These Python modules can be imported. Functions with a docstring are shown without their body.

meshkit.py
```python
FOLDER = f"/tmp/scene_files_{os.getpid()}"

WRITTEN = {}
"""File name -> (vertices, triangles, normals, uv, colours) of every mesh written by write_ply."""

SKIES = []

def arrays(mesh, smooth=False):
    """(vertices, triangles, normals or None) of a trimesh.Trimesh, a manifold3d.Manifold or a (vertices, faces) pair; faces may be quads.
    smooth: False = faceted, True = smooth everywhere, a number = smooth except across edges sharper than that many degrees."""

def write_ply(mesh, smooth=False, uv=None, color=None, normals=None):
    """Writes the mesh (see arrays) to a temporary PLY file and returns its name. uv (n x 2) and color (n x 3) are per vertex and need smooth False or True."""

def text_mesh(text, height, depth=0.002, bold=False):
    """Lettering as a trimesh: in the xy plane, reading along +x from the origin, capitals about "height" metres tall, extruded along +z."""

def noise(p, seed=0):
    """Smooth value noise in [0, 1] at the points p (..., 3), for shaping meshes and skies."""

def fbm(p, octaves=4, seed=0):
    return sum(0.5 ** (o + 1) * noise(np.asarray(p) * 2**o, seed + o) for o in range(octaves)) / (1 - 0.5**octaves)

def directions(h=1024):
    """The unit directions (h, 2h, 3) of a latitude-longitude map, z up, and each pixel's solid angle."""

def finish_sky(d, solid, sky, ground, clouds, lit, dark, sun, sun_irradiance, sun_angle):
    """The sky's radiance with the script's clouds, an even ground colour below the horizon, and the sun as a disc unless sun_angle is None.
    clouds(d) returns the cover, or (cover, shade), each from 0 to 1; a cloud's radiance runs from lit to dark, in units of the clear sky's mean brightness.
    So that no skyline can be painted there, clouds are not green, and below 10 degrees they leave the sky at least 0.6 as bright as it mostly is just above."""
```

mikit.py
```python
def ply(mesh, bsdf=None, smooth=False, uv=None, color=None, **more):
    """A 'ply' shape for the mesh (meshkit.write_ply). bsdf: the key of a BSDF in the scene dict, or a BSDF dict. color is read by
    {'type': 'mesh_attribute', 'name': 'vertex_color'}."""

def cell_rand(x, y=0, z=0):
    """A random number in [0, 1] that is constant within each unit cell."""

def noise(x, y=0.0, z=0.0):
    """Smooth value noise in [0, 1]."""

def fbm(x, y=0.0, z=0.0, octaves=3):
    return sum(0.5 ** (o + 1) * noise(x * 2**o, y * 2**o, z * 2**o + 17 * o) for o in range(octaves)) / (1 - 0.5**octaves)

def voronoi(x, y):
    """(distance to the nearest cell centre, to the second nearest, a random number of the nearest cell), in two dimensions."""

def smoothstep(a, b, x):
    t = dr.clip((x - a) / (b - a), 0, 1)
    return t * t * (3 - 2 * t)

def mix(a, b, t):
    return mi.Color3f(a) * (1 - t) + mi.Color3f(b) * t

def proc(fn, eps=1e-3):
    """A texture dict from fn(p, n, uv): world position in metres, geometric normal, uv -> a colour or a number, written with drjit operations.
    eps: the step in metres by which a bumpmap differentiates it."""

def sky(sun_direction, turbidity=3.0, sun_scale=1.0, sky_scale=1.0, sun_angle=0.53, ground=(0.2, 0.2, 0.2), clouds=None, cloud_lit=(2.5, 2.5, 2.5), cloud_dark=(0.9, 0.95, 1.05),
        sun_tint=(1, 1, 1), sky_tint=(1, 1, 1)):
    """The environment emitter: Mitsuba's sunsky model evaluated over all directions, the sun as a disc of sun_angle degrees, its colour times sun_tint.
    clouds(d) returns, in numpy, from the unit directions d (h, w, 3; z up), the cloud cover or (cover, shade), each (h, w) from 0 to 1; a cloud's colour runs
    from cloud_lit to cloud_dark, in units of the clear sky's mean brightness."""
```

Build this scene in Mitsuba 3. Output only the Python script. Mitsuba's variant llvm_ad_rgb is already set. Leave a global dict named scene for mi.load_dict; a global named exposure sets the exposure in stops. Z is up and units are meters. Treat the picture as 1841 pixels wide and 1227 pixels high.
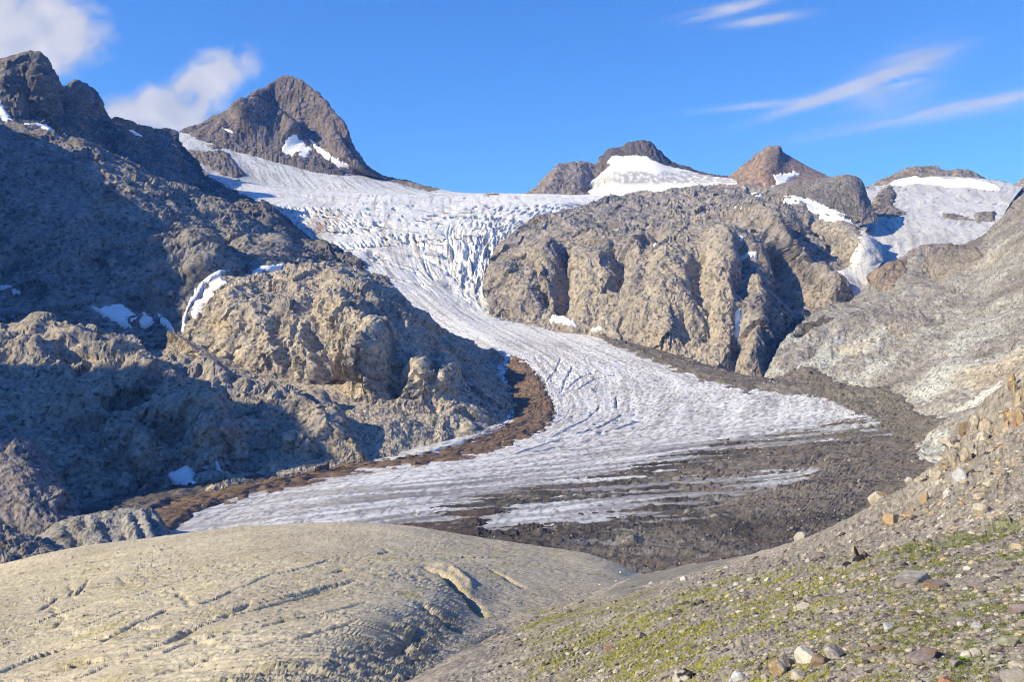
import math
from concurrent.futures import ThreadPoolExecutor
import numpy as np
import mitsuba as mi
import mikit, meshkit
from scipy.interpolate import PchipInterpolator
from scipy.ndimage import gaussian_filter
from scipy.spatial import cKDTree, ConvexHull
import shapely
import shapely.geometry as sg

# ------------------------------------------------------------------ camera, sky, exposure
T = mi.ScalarTransform4f
F, CX, HY, EYE = 1400.0, 920.5, 520.0, 1.7        # focal length, centre and eye level in photo pixels; eye height in metres
scene, labels = {}, {}
scene['air'] = {'type': 'homogeneous', 'albedo': {'type': 'rgb', 'value': [0.95, 0.95, 0.95]}, 'sigma_t': {'type': 'rgb', 'value': [2.0e-6, 8.0e-6, 3.0e-5]}}
scene['camera'] = {'medium': {'type': 'ref', 'id': 'air'}, 'type': 'perspective', 'fov': math.degrees(2 * math.atan(920.5 / F)), 'fov_axis': 'x',
                   'principal_point_offset_y': (613.5 - HY) / 1227.0, 'near_clip': 0.1, 'far_clip': 30000.0,
                   'to_world': T().look_at(origin=[0, 0, EYE], target=[0, 100, EYE], up=[0, 0, 1])}
scene['haze'] = {'type': 'cube', 'bsdf': {'type': 'null'}, 'interior': {'type': 'ref', 'id': 'air'}, 'to_world': T().translate([0, 2500, 450]) @ T().scale([6500, 6500, 1050])}
labels['haze'] = {'label': 'thin blue mountain air between the viewer and the peaks', 'kind': 'stuff'}
SUN = np.array([-0.80, -0.36, 0.50])
SUN /= np.linalg.norm(SUN)
exposure = 2.2


def sky_dir(px, py):
    d = np.array([(px - CX) / F, 1.0, (HY - py) / F])
    return d / np.linalg.norm(d)


def clouds(d):
    az = np.degrees(np.arctan2(d[..., 0], d[..., 1]))
    el = np.degrees(np.arcsin(np.clip(d[..., 2], -1, 1)))
    q = np.stack([az * 0.42, el * 0.55, az * 0 + 3.1], -1)
    wx = meshkit.fbm(q * 0.9, 3, 11) - 0.5
    wy = meshkit.fbm(q * 0.9, 3, 23) - 0.5
    puff = meshkit.fbm(q * 1.7 + np.stack([wx, wy, wx * 0], -1) * 2.6, 7, 5)

    def blob(px, py, sx, sy, gain, rot=0.0):
        v = sky_dir(px, py)
        a0, e0 = math.degrees(math.atan2(v[0], v[1])), math.degrees(math.asin(v[2]))
        da, de = az - a0, el - e0
        c, s = math.cos(rot), math.sin(rot)
        u, w = c * da + s * de, -s * da + c * de
        return gain * np.exp(-(u / sx) ** 2 - (w / sy) ** 2)
    # cumulus puffs behind the left peaks
    field = (blob(15, 60, 5.6, 2.7, 0.85) + blob(105, 30, 3.2, 2.4, 0.5) + blob(245, 205, 2.4, 1.1, 1.0) + blob(310, 180, 2.4, 1.3, 0.75, 0.4)
             + blob(375, 140, 2.2, 1.7, 0.72, 0.6) + blob(440, 112, 2.2, 1.4, 0.55, 0.3) + blob(340, 210, 3.2, 1.0, 0.75) + blob(-350, 60, 9, 4, 0.7))
    cover = np.clip((field * (0.25 + 1.75 * puff) - 0.36) * 1.55, 0, 0.88)
    # cirrus streaks on the right
    qa = np.stack([az * 0.16 + el * 0.05, (el - az * 0.17) * 2.6, az * 0 + 9], -1)
    streak = meshkit.fbm(qa + np.stack([wx * 0.6, wy * 2.4, wx * 0], -1), 6, 31)
    cf = (blob(1520, 162, 4.6, 0.34, 0.95, 0.25) + blob(1620, 138, 2.6, 1.2, 0.7, 0.35) + blob(1360, 190, 4.0, 0.22, 0.5, 0.03) + blob(1300, 18, 2.6, 0.28, 1.0, 0.12)
          + blob(1370, 36, 2.2, 0.26, 0.8, 0.03) + blob(1800, 184, 4.5, 0.5, 0.75, 0.06) + blob(1540, 232, 4.5, 0.5, 0.3, 0.1))
    cover = cover + np.clip(cf * (streak * 1.9 - 0.30) * 1.35, 0, 0.7)
    shade = np.clip(0.3 + 1.5 * (0.55 - puff), 0, 1)
    return np.clip(cover, 0, 0.9), shade


scene['sky'] = mikit.sky(SUN.tolist(), turbidity=2.5, sun_scale=1.2, sky_scale=1.0, clouds=clouds, cloud_lit=(2.1, 2.1, 2.35), cloud_dark=(1.2, 1.35, 1.8),
                         sun_tint=(0.91, 1.0, 1.05), sky_tint=(0.42, 0.79, 1.45), ground=(0.2, 0.2, 0.22))

# ------------------------------------------------------------------ noise
_rng = np.random.default_rng(7)
_G = _rng.normal(size=(256, 3)).astype(np.float32)
_G /= np.linalg.norm(_G, axis=1, keepdims=True)
_GX, _GY, _GZ = (np.ascontiguousarray(_G[:, k]) for k in range(3))


_POOL = ThreadPoolExecutor(4)


def _gn(p, seed):
    i = np.floor(p)
    f = p - i
    i = i.astype(np.int32)
    x, y, z = f[:, 0], f[:, 1], f[:, 2]
    u = f * f * f * (f * (f * 6 - 15) + 10)
    ux, uy, uz = u[:, 0], u[:, 1], u[:, 2]
    hx, hy, hz = i[:, 0] * np.int32(374761393), i[:, 1] * np.int32(668265263), i[:, 2] * np.int32(1442695041) + np.int32(seed * 7919 + 13)

    def corner(a, b, c):
        h = (hx + np.int32(a * 374761393)) + (hy + np.int32(b * 668265263)) ^ (hz + np.int32(c * 1442695041))
        h = (h ^ ((h >> 13) & 0x7FFFF)) * np.int32(1274126177)
        k = (h >> 15) & 255
        return _GX[k] * (x - np.float32(a)) + _GY[k] * (y - np.float32(b)) + _GZ[k] * (z - np.float32(c))

    def along(b, c):
        n = corner(0, b, c)
        return n + ux * (corner(1, b, c) - n)

    def face(c):
        n = along(0, c)
        return n + uy * (along(1, c) - n)
    n = face(0)
    return (n + uz * (face(1) - n)) * np.float32(1.7)


def gn(p, seed=0):
    """Gradient noise, about -1 to 1."""
    p = np.asarray(p, np.float32)
    q = np.ascontiguousarray(p.reshape(-1, 3))
    if len(q) < 20000:
        return _gn(q, seed).reshape(p.shape[:-1])
    cuts = np.array_split(q, max(4, len(q) // 16000))
    return np.concatenate(list(_POOL.map(lambda c: _gn(c, seed), cuts))).reshape(p.shape[:-1])


_R = np.array([[0.36, 0.48, -0.8], [-0.8, 0.6, 0.0], [0.48, 0.64, 0.6]], np.float32)


def octs(p, n, seed, fn, gain=0.5, lac=2.03, rot=True):
    q, a, s, t = np.asarray(p, np.float32), 1.0, 0.0, 0.0
    for o in range(n):
        s = s + a * fn(gn(q, seed + o))
        t += a
        q = (q @ _R.T if rot else q) * lac + 11.7
        a *= gain
    return s / t


def fbm(p, n=4, seed=0, gain=0.5, rot=True): return octs(p, n, seed, lambda x: x, gain, rot=rot)
def billow(p, n=4, seed=0, gain=0.5, rot=True): return octs(p, n, seed, lambda x: np.abs(x) * 2.2 - 0.75, gain, rot=rot)
def ridged(p, n=4, seed=0, gain=0.5, rot=True): return octs(p, n, seed, lambda x: 1 - 2.2 * np.abs(x) - 0.25, gain, rot=rot)
def lod(S, px, lams, seed, lo=1.6, hi=14.0):
    """Noise whose grain stays a few pixels wide at every distance: octaves fade in and out with px, the size of a pixel there in metres."""
    out, tot = 0, 1e-6
    for k, lam in enumerate(lams):
        r = np.log(lam / px)
        w = sstep(math.log(lo), math.log(lo * 2), r) * sstep(math.log(hi), math.log(hi / 2), r)
        out, tot = out + w * gn(S / lam + 3.7 * k, seed + k), tot + w
    return out / np.sqrt(tot)
def sstep(a, b, x):
    t = np.clip((x - a) / (b - a), 0, 1)
    return t * t * (3 - 2 * t)
def mixc(a, b, t): return np.asarray(a) * (1 - t[..., None]) + np.asarray(b) * t[..., None]


def P(px, py, Y):
    px, py, Y = (np.asarray(v, float) for v in (px, py, Y))
    return np.stack([(px - CX) / F * Y, Y, EYE + (HY - py) / F * Y], -1)


# ------------------------------------------------------------------ lofted landforms
class Patch:
    """A landform surface through rows of surveyed points (bearing, height angle, distance), resampled finely; relief is pushed along its normals."""

    def __init__(self, rows, nu, nv, skyline=None, fall=0.3, back=(400, -250), sink=(-40, -60), fronts=1, right=None):
        R = np.array(rows, float)
        d = np.abs(np.diff(R[..., :2], axis=1)).sum(-1).mean(0)
        u = np.r_[0, np.cumsum(np.maximum(d, 1))]
        d = np.sqrt((np.diff(R[..., :2], axis=0) ** 2).sum(-1)).mean(1)
        v = np.r_[0, np.cumsum(np.maximum(d, 4))]
        R[..., 2] = np.log(R[..., 2])
        g = PchipInterpolator(u, R, axis=1)(np.linspace(0, u[-1], nu))
        g = PchipInterpolator(v, g, axis=0)(np.linspace(0, v[-1], nv))
        if skyline is not None:
            s = np.array(skyline, float)
            top = g[-1]
            ok = (top[:, 0] >= s[0, 0]) & (top[:, 0] <= s[-1, 0])
            dy = np.where(ok, np.interp(top[:, 0], s[:, 0], s[:, 1]) - top[:, 1], 0)
            w = sstep(1 - fall, 1, np.linspace(0, 1, nv))
            g[..., 1] += w[:, None] * dy[None]
        g[..., 2] = np.exp(g[..., 2])
        self.px, self.py = g[..., 0], g[..., 1]
        B = P(g[..., 0], g[..., 1], g[..., 2])
        if right is not None:                                   # the ground goes on beyond the right frame edge
            k = np.arange(1, 37) / 36
            reach = (right[0] + right[1] * B[:, -1, 1])[:, None] * k[None] ** 1.5
            B = np.concatenate([B, B[:, -1:] + np.stack([reach, 0 * reach, right[2] * reach], -1)], 1)
            self.px, self.py = (np.concatenate([a, np.repeat(a[:, -1:], 36, 1) + c * k[None]], 1) for a, c in ((self.px, 900.0), (self.py, 0.0)))
            nu += 36
        extra = []
        if back is not None:
            away = B[-1] + np.array([0, 0, 0.0])
            rad = B[-1, :, :2] / np.linalg.norm(B[-1, :, :2], axis=1, keepdims=True)
            nb = 14
            for k in range(1, nb + 1):
                t = k / nb
                extra.append(np.concatenate([away[:, :2] + rad * back[0] * t, (away[:, 2] + back[1] * t ** 1.35)[:, None]], 1))
        pre = []
        if sink == 'eye':                                   # the ground goes on to where the camera stands
            for k in range(fronts, 0, -1):
                t = 0.97 * k / fronts
                pre.append(B[0] * (1 - t))
        elif sink is not None:
            rad = B[0, :, :2] / np.linalg.norm(B[0, :, :2], axis=1, keepdims=True)
            for k in range(fronts, 0, -1):
                t = k / fronts
                pre.append(np.concatenate([B[0, :, :2] + rad * sink[0] * t, (B[0, :, 2] + sink[1] * t)[:, None]], 1))
        self.np0, self.n1 = len(pre), len(pre) + nv
        self.B = np.concatenate([x[None] for x in pre] + [B] + [x[None] for x in extra], 0)
        pad = lambda a: np.concatenate([np.repeat(a[:1], len(pre), 0), a, np.repeat(a[-1:], len(extra), 0)], 0)
        self.px, self.py = pad(self.px), pad(self.py)
        self.v = np.r_[np.zeros(len(pre)), np.linspace(0, 1, nv), np.ones(len(extra))][:, None] + 0 * self.px
        self.u = np.linspace(0, 1, nu)[None] + 0 * self.px
        self.N = self.normals(self.B)
        self.D = np.zeros(self.px.shape)
        self.tree, self.mark = None, np.zeros(self.px.shape)

    @staticmethod
    def normals(B, sigma=2.0):
        du, dv = np.gradient(B, axis=1), np.gradient(B, axis=0)
        n = np.cross(du, dv)
        n = np.stack([gaussian_filter(n[..., k], sigma, mode='nearest') for k in range(3)], -1)
        return n / (np.linalg.norm(n, axis=-1, keepdims=True) + 1e-12)

    def line(self, pts, width, height, power=2.0, n=90, jl=1.3, ja=0.5):
        """A rib (height > 0) or gully (< 0) along a line of bearings."""
        pts = np.array(pts, float)
        t = np.r_[0, np.cumsum(np.hypot(*np.diff(pts, axis=0).T))]
        s = np.linspace(0, t[-1], n)
        q = np.stack([np.interp(s, t, pts[:, 0]), np.interp(s, t, pts[:, 1])], -1)
        sl = slice(self.np0, self.n1)
        if self.tree is None:
            self.tree = cKDTree(np.stack([self.px[sl].ravel(), self.py[sl].ravel()], -1))
        at = self.B[sl].reshape(-1, 3)[self.tree.query(q)[1]]
        at = gaussian_filter(at, (1.5, 0), mode='nearest')
        w = np.interp(s, [0, t[-1] * 0.15, t[-1] * 0.85, t[-1]], [0.3, 1, 1, 0.3])
        r = width * 3.5
        m = ((self.B > at.min(0) - r) & (self.B < at.max(0) + r)).all(-1)
        Bm = self.B[m]
        Bm = Bm + fbm(Bm / (width * jl), 2, 91)[:, None] * width * ja
        d, k = cKDTree(at).query(Bm, distance_upper_bound=width * 3)
        ok = np.isfinite(d)
        val = np.zeros(len(d))
        val[ok] = w[k[ok]] * np.exp(-np.abs(d[ok] / width) ** power)
        self.D[m] += height * val
        self.mark[m] = np.maximum(self.mark[m], val)
        return self

    def rebase(self):
        """Takes the large forms into the base surface, so that finer relief stands square on them."""
        self.B = self.B + self.N * self.D[..., None]
        self.N = self.normals(self.B, 1.5)
        self.D = np.zeros(self.px.shape)
        return self

    def finish(self):
        self.S = self.B + self.N * self.D[..., None]
        self.n2 = self.normals(self.S, 1.0)
        return self

    def emit(self, name, bsdf, color, smooth=True, keep=None):
        put_grid(name, self.S, bsdf, color, smooth, keep)


def grid_faces(nv, nu, keep=None):
    i = np.arange(nv * nu).reshape(nv, nu)
    q = np.stack([i[:-1, :-1], i[:-1, 1:], i[1:, 1:], i[1:, :-1]], -1).reshape(-1, 4)
    if keep is not None:
        q = q[keep.ravel()[q].any(1)]
    return np.vstack([q[:, [0, 1, 2]], q[:, [0, 2, 3]]])


def put_grid(name, S, bsdf, color, smooth=True, keep=None):
    f = grid_faces(S.shape[0], S.shape[1], keep)
    v, c = S.reshape(-1, 3), np.clip(color, 0.01, 0.92).reshape(-1, 3)
    if keep is not None:
        used, inv = np.unique(f, return_inverse=True)
        v, c, f = v[used], c[used], inv.reshape(-1, 3)
    scene[name] = mikit.ply((v, f), bsdf, smooth=smooth, color=c)
    TRI[0] += len(f)


TRI, LOOSE = [0], []
DEBRIS = [(560, 1060), (600, 960), (660, 936), (750, 914), (900, 888), (1000, 872), (1100, 851), (1210, 826), (1330, 801), (1450, 786), (1560, 768), (1640, 758), (1720, 735), (1900, 740), (1900, 900), (1600, 1040), (1000, 1060)]
LENS = [(880, 945), (950, 905), (1050, 885), (1180, 870), (1300, 862), (1420, 850), (1470, 842), (1440, 862), (1340, 890), (1240, 912), (1120, 928), (1000, 940)]
VC = {'type': 'mesh_attribute', 'name': 'vertex_color'}


def gritty(lams, lo, hi, amount, dark, base='diffuse'):
    """The mesh's own colour broken up by fine dark grit, cracks and lichen of the given grain sizes in metres."""
    def fn(p, n, uv):
        w = 0
        for k, lam in enumerate(lams):
            w = w + mikit.noise(p.x / lam + 7.3 * k, p.y / lam + 3.1 * k, p.z / lam)
        return amount * mikit.smoothstep(lo, hi, w / len(lams))
    first = {'type': 'diffuse', 'reflectance': VC} if base == 'diffuse' else {'type': 'principled', 'base_color': VC, 'roughness': 0.55, 'specular': 0.25}
    return {'type': 'twosided', 'bsdf': {'type': 'blendbsdf', 'weight': mikit.proc(fn), 'a': first, 'b': {'type': 'diffuse', 'reflectance': {'type': 'rgb', 'value': dark}}}}


scene['rock_material'] = gritty((8.0, 4.3), 0.50, 0.78, 0.75, [0.05, 0.046, 0.046])
scene['hill_material'] = gritty((4.6, 2.3), 0.50, 0.78, 0.75, [0.06, 0.054, 0.05])
scene['sand_material'] = gritty((0.55, 0.25), 0.54, 0.80, 0.62, [0.15, 0.125, 0.09])
scene['slope_material'] = gritty((0.42, 0.13, 0.045), 0.50, 0.72, 0.7, [0.07, 0.063, 0.055])
scene['stone_material'] = {'type': 'twosided', 'bsdf': {'type': 'diffuse', 'reflectance': VC}}
scene['ice_material'] = gritty((5.2, 2.7), 0.52, 0.78, 0.6, [0.14, 0.145, 0.16], 'ice')
scene['snow_material'] = {'type': 'twosided', 'bsdf': {'type': 'principled', 'base_color': VC, 'roughness': 0.55, 'specular': 0.25}}


def tag(key, label, cat=None, kind=None, group=None):
    e = {'label': label}
    if cat: e['category'] = cat
    if kind: e['kind'] = kind
    if group: e['group'] = group
    labels[key] = e


def sdist(px, py, poly):
    """Signed distance in pixels of bearing, inside positive."""
    pg = sg.Polygon(poly)
    if not pg.is_valid:
        pg = pg.buffer(0)
    shapely.prepare(pg)
    x0, y0, x1, y1 = pg.bounds
    out = np.full(px.shape, -60.0)
    m = (px > x0 - 60) & (px < x1 + 60) & (py > y0 - 60) & (py < y1 + 60)
    pts = shapely.points(px[m], py[m])
    d = shapely.distance(pts, pg.exterior)
    out[m] = np.where(shapely.contains(pg, pts), d, -d)
    return out


def overlay(patch, name, poly, bsdf, colorfn, thick, edge, seed=0, lam=20.0, jag=0.7, blur=2.0, rough=0.0, lift=0.0, zlim=None):
    """A sheet of snow or debris lying on a landform: proud of it inside the outline, dipping under it at a ragged edge."""
    sl = slice(patch.np0, patch.n1)
    px, py, B, N, D = patch.px[sl], patch.py[sl], patch.B[sl], patch.N[sl], patch.D[sl]
    sd = np.max([sdist(px, py, q) for q in (poly if isinstance(poly[0][0], (list, tuple)) else [poly])], axis=0)
    m = sd > -edge * 3 - 4
    if not m.any():
        return None
    r, c = np.where(m.any(1))[0], np.where(m.any(0))[0]
    w = (slice(max(r[0] - 1, 0), r[-1] + 2), slice(max(c[0] - 1, 0), c[-1] + 2))
    sd, B, N, D, px, py = sd[w], B[w], N[w], D[w], px[w], py[w]
    nz = fbm(B / lam, 4, seed + 300)
    off = np.clip(sd / edge + nz * jag * 2.2, -1.5, 1.0)
    Ds = gaussian_filter(D, blur, mode='nearest')
    h = np.where(off > 0, off * thick, off * thick * 2)
    S = B + N * (Ds + h + lift + rough * fbm(B / (lam * 0.35), 4, seed + 77) * np.clip(off, 0, 1))[..., None]
    put_grid(name, S, bsdf, colorfn(S, B, px, py, off), True, off > -0.9)
    if name.startswith('moraine'):
        LOOSE.append((S[off > 0.35], name))
    return S


# colour of weathered rock: tones mixed by noise, paler debris where it lies flat
ROCK = np.array((0.86, 0.90, 0.98))
def rockcol(p, S, base=(0.30, 0.265, 0.225), dark=(0.17, 0.155, 0.145), warm=(0.36, 0.28, 0.19), lam=60.0, seed=0, flat=(0.33, 0.30, 0.255), warm_amt=0.5, flat_amt=0.4):
    a = fbm(S / lam, 5, seed + 500)
    b = fbm(S / np.array([lam * 2.2, lam * 2.2, lam * 0.8]), 4, seed + 520)
    f = fbm(S / (lam * 0.12), 3, seed + 540)
    c = mixc(base, dark, sstep(-0.05, 0.45, a))
    c = c * (1 - warm_amt * sstep(0.05, 0.45, b)[..., None]) + np.array(warm) * (warm_amt * sstep(0.05, 0.45, b))[..., None]
    up = p.n2[..., 2] if p is not None else 0 * a
    k = flat_amt * sstep(0.62, 0.92, up)
    c = c * (1 - k[..., None]) + np.array(flat) * k[..., None]
    return c * ROCK * (1 + 0.8 * f)[..., None]


def relief(p, lam, amp, seed, kind='billow', n=6, gain=0.5, stretch=(1, 1, 1), warp=0.35, fade=1.0):
    q = p.B / lam * np.array(stretch)
    q = q + warp * np.stack([gn(q * 0.9, seed + 61), gn(q * 0.9, seed + 62), gn(q * 0.9, seed + 63)], -1)
    f = {'billow': billow, 'ridged': ridged, 'fbm': fbm}[kind]
    p.D += amp * fade * f(q, n, seed, gain)
    return p


def smooth_mask(p, lam, seed, lo=0.3):
    """Ice-worn slabs here, broken rock there: how rough the fine relief is."""
    q = p.B / lam
    return lo + (1 - lo) * sstep(-0.15, 0.3, fbm(q, 3, seed))


def facets(p, spacing, amp, seed, stretch=(1, 1, 0.7), tilt=1.7, fade=None):
    """Broken rock: the surface falls into slabs of about this spacing, each tilted and set back or proud on its own."""
    rng = np.random.default_rng(seed)
    Q = p.B * np.array(stretch)
    Q = Q + 0.35 * spacing * np.stack([gn(Q / (spacing * 0.8), seed + k) for k in range(3)], -1)
    du, dv = np.gradient(p.B * np.array(stretch), axis=1), np.gradient(p.B * np.array(stretch), axis=0)
    area = np.linalg.norm(np.cross(du, dv), axis=-1)
    sl = slice(p.np0, p.n1)
    w = area[sl].ravel()
    n = int(np.clip(w.sum() / spacing ** 2, 40, 40000))
    c = Q[sl].reshape(-1, 3)[rng.choice(len(w), n, p=w / w.sum())] + rng.normal(size=(n, 3)) * spacing * 0.25
    k = cKDTree(c).query(Q.reshape(-1, 3), workers=4)[1]
    t = rng.normal(size=(n, 3)) * tilt
    v = rng.uniform(-0.5, 0.5, n)[k] + np.clip(((Q.reshape(-1, 3) - c[k]) * t[k]).sum(1) / spacing, -1.2, 1.2) * 0.6
    v = v.reshape(p.D.shape)
    p.D += amp * (v if fade is None else v * fade)
    return p


QUICK = 1.0
def sz(n): return int(n * QUICK)

# ------------------------------------------------------------------ the mountains on the left
def mountain_left():
    p = Patch([
        [(-420, 720, 1380), (-200, 700, 1380), (0, 680, 1350), (80, 680, 1350), (160, 680, 1350), (250, 690, 1350), (340, 690, 1380), (440, 680, 1450), (560, 670, 1550), (690, 670, 1640)],
        [(-420, 590, 1600), (-200, 570, 1580), (0, 545, 1550), (80, 550, 1550), (160, 555, 1550), (250, 560, 1550), (345, 545, 1600), (445, 525, 1680), (550, 530, 1780), (700, 590, 1850)],
        [(-420, 430, 1900), (-200, 410, 1850), (0, 390, 1800), (80, 390, 1800), (160, 395, 1800), (250, 412, 1800), (345, 435, 1830), (445, 460, 1860), (550, 490, 1930), (700, 545, 2050)],
        [(-420, 310, 2150), (-200, 270, 2150), (0, 228, 2150), (70, 242, 2150), (150, 270, 2150), (240, 312, 2150), (335, 362, 2200), (440, 405, 2200), (550, 455, 2200), (700, 520, 2200)],
        [(-420, 250, 2450), (-200, 200, 2450), (0, 198, 2280), (65, 212, 2280), (120, 232, 2520), (200, 272, 2720), (310, 315, 2850), (440, 365, 2500), (550, 436, 2400), (700, 510, 2260)],
        [(-420, 150, 2700), (-200, 90, 2700), (0, 106, 2500), (67, 96, 2480), (125, 156, 2780), (195, 215, 3050), (318, 238, 3400), (440, 335, 2760), (550, 420, 2520), (700, 496, 2330)]],
        sz(450), sz(275), skyline=[(-420, 150), (-200, 90), (-60, 118), (0, 106), (25, 101), (47, 97), (67, 96), (82, 110), (100, 137), (115, 157), (127, 157), (141, 151), (150, 165), (158, 185), (168, 200), (190, 213),
                                   (198, 216), (205, 212), (215, 208), (225, 212), (240, 222), (262, 228), (282, 231), (300, 233), (318, 240), (330, 262), (350, 286), (375, 315), (400, 334), (430, 350), (470, 372)], fall=0.22)
    p.line([(60, 110), (68, 140), (75, 175), (85, 205)], 60, 40).line([(15, 120), (25, 160), (40, 200)], 50, 35).line([(45, 130), (50, 170), (60, 205)], 25, -35)
    p.line([(141, 151), (160, 195), (200, 250), (250, 300)], 60, 45)
    p.line([(250, 290), (320, 340), (400, 390), (470, 440)], 60, 25).line([(340, 330), (420, 365), (500, 425)], 30, -18).line([(330, 440), (370, 480), (395, 510)], 50, 40)
    p.line([(400, 420), (440, 470), (460, 500)], 30, -25).line([(480, 440), (520, 470)], 40, 30).line([(560, 440), (610, 465), (660, 490)], 35, 22)
    p.rebase()
    relief(p, 240, 32, 1, 'ridged', 4, 0.45, (1, 1, 0.7))
    p.D *= 1 - 0.75 * p.v ** 3
    relief(p, 34, 3.5, 25, 'ridged', 2, 0.5, (1, 1, 0.5))
    relief(p, 14, 2.6, 27, 'ridged', 3, 0.65, (1, 1, 0.6), fade=smooth_mask(p, 230, 1004))
    m = smooth_mask(p, 230, 1004)
    facets(p, 75, 9, 1001)
    facets(p, 26, 4.5, 1002, fade=m)
    facets(p, 11, 2.4, 1003, fade=m)
    p.finish()
    c = rockcol(p, p.S, (0.30, 0.27, 0.235), (0.16, 0.15, 0.145), (0.35, 0.28, 0.20), 90, 1)
    c = c * (1 - 0.35 * sstep(0.70, 0.85, p.v))[..., None]  # upper wall darkened in its colour, standing in for its blue shadow
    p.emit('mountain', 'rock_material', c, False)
    tag('mountain', 'dark craggy mountain on the left, its lower wall in deep blue shadow', 'mountain', 'structure')
    return p


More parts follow.
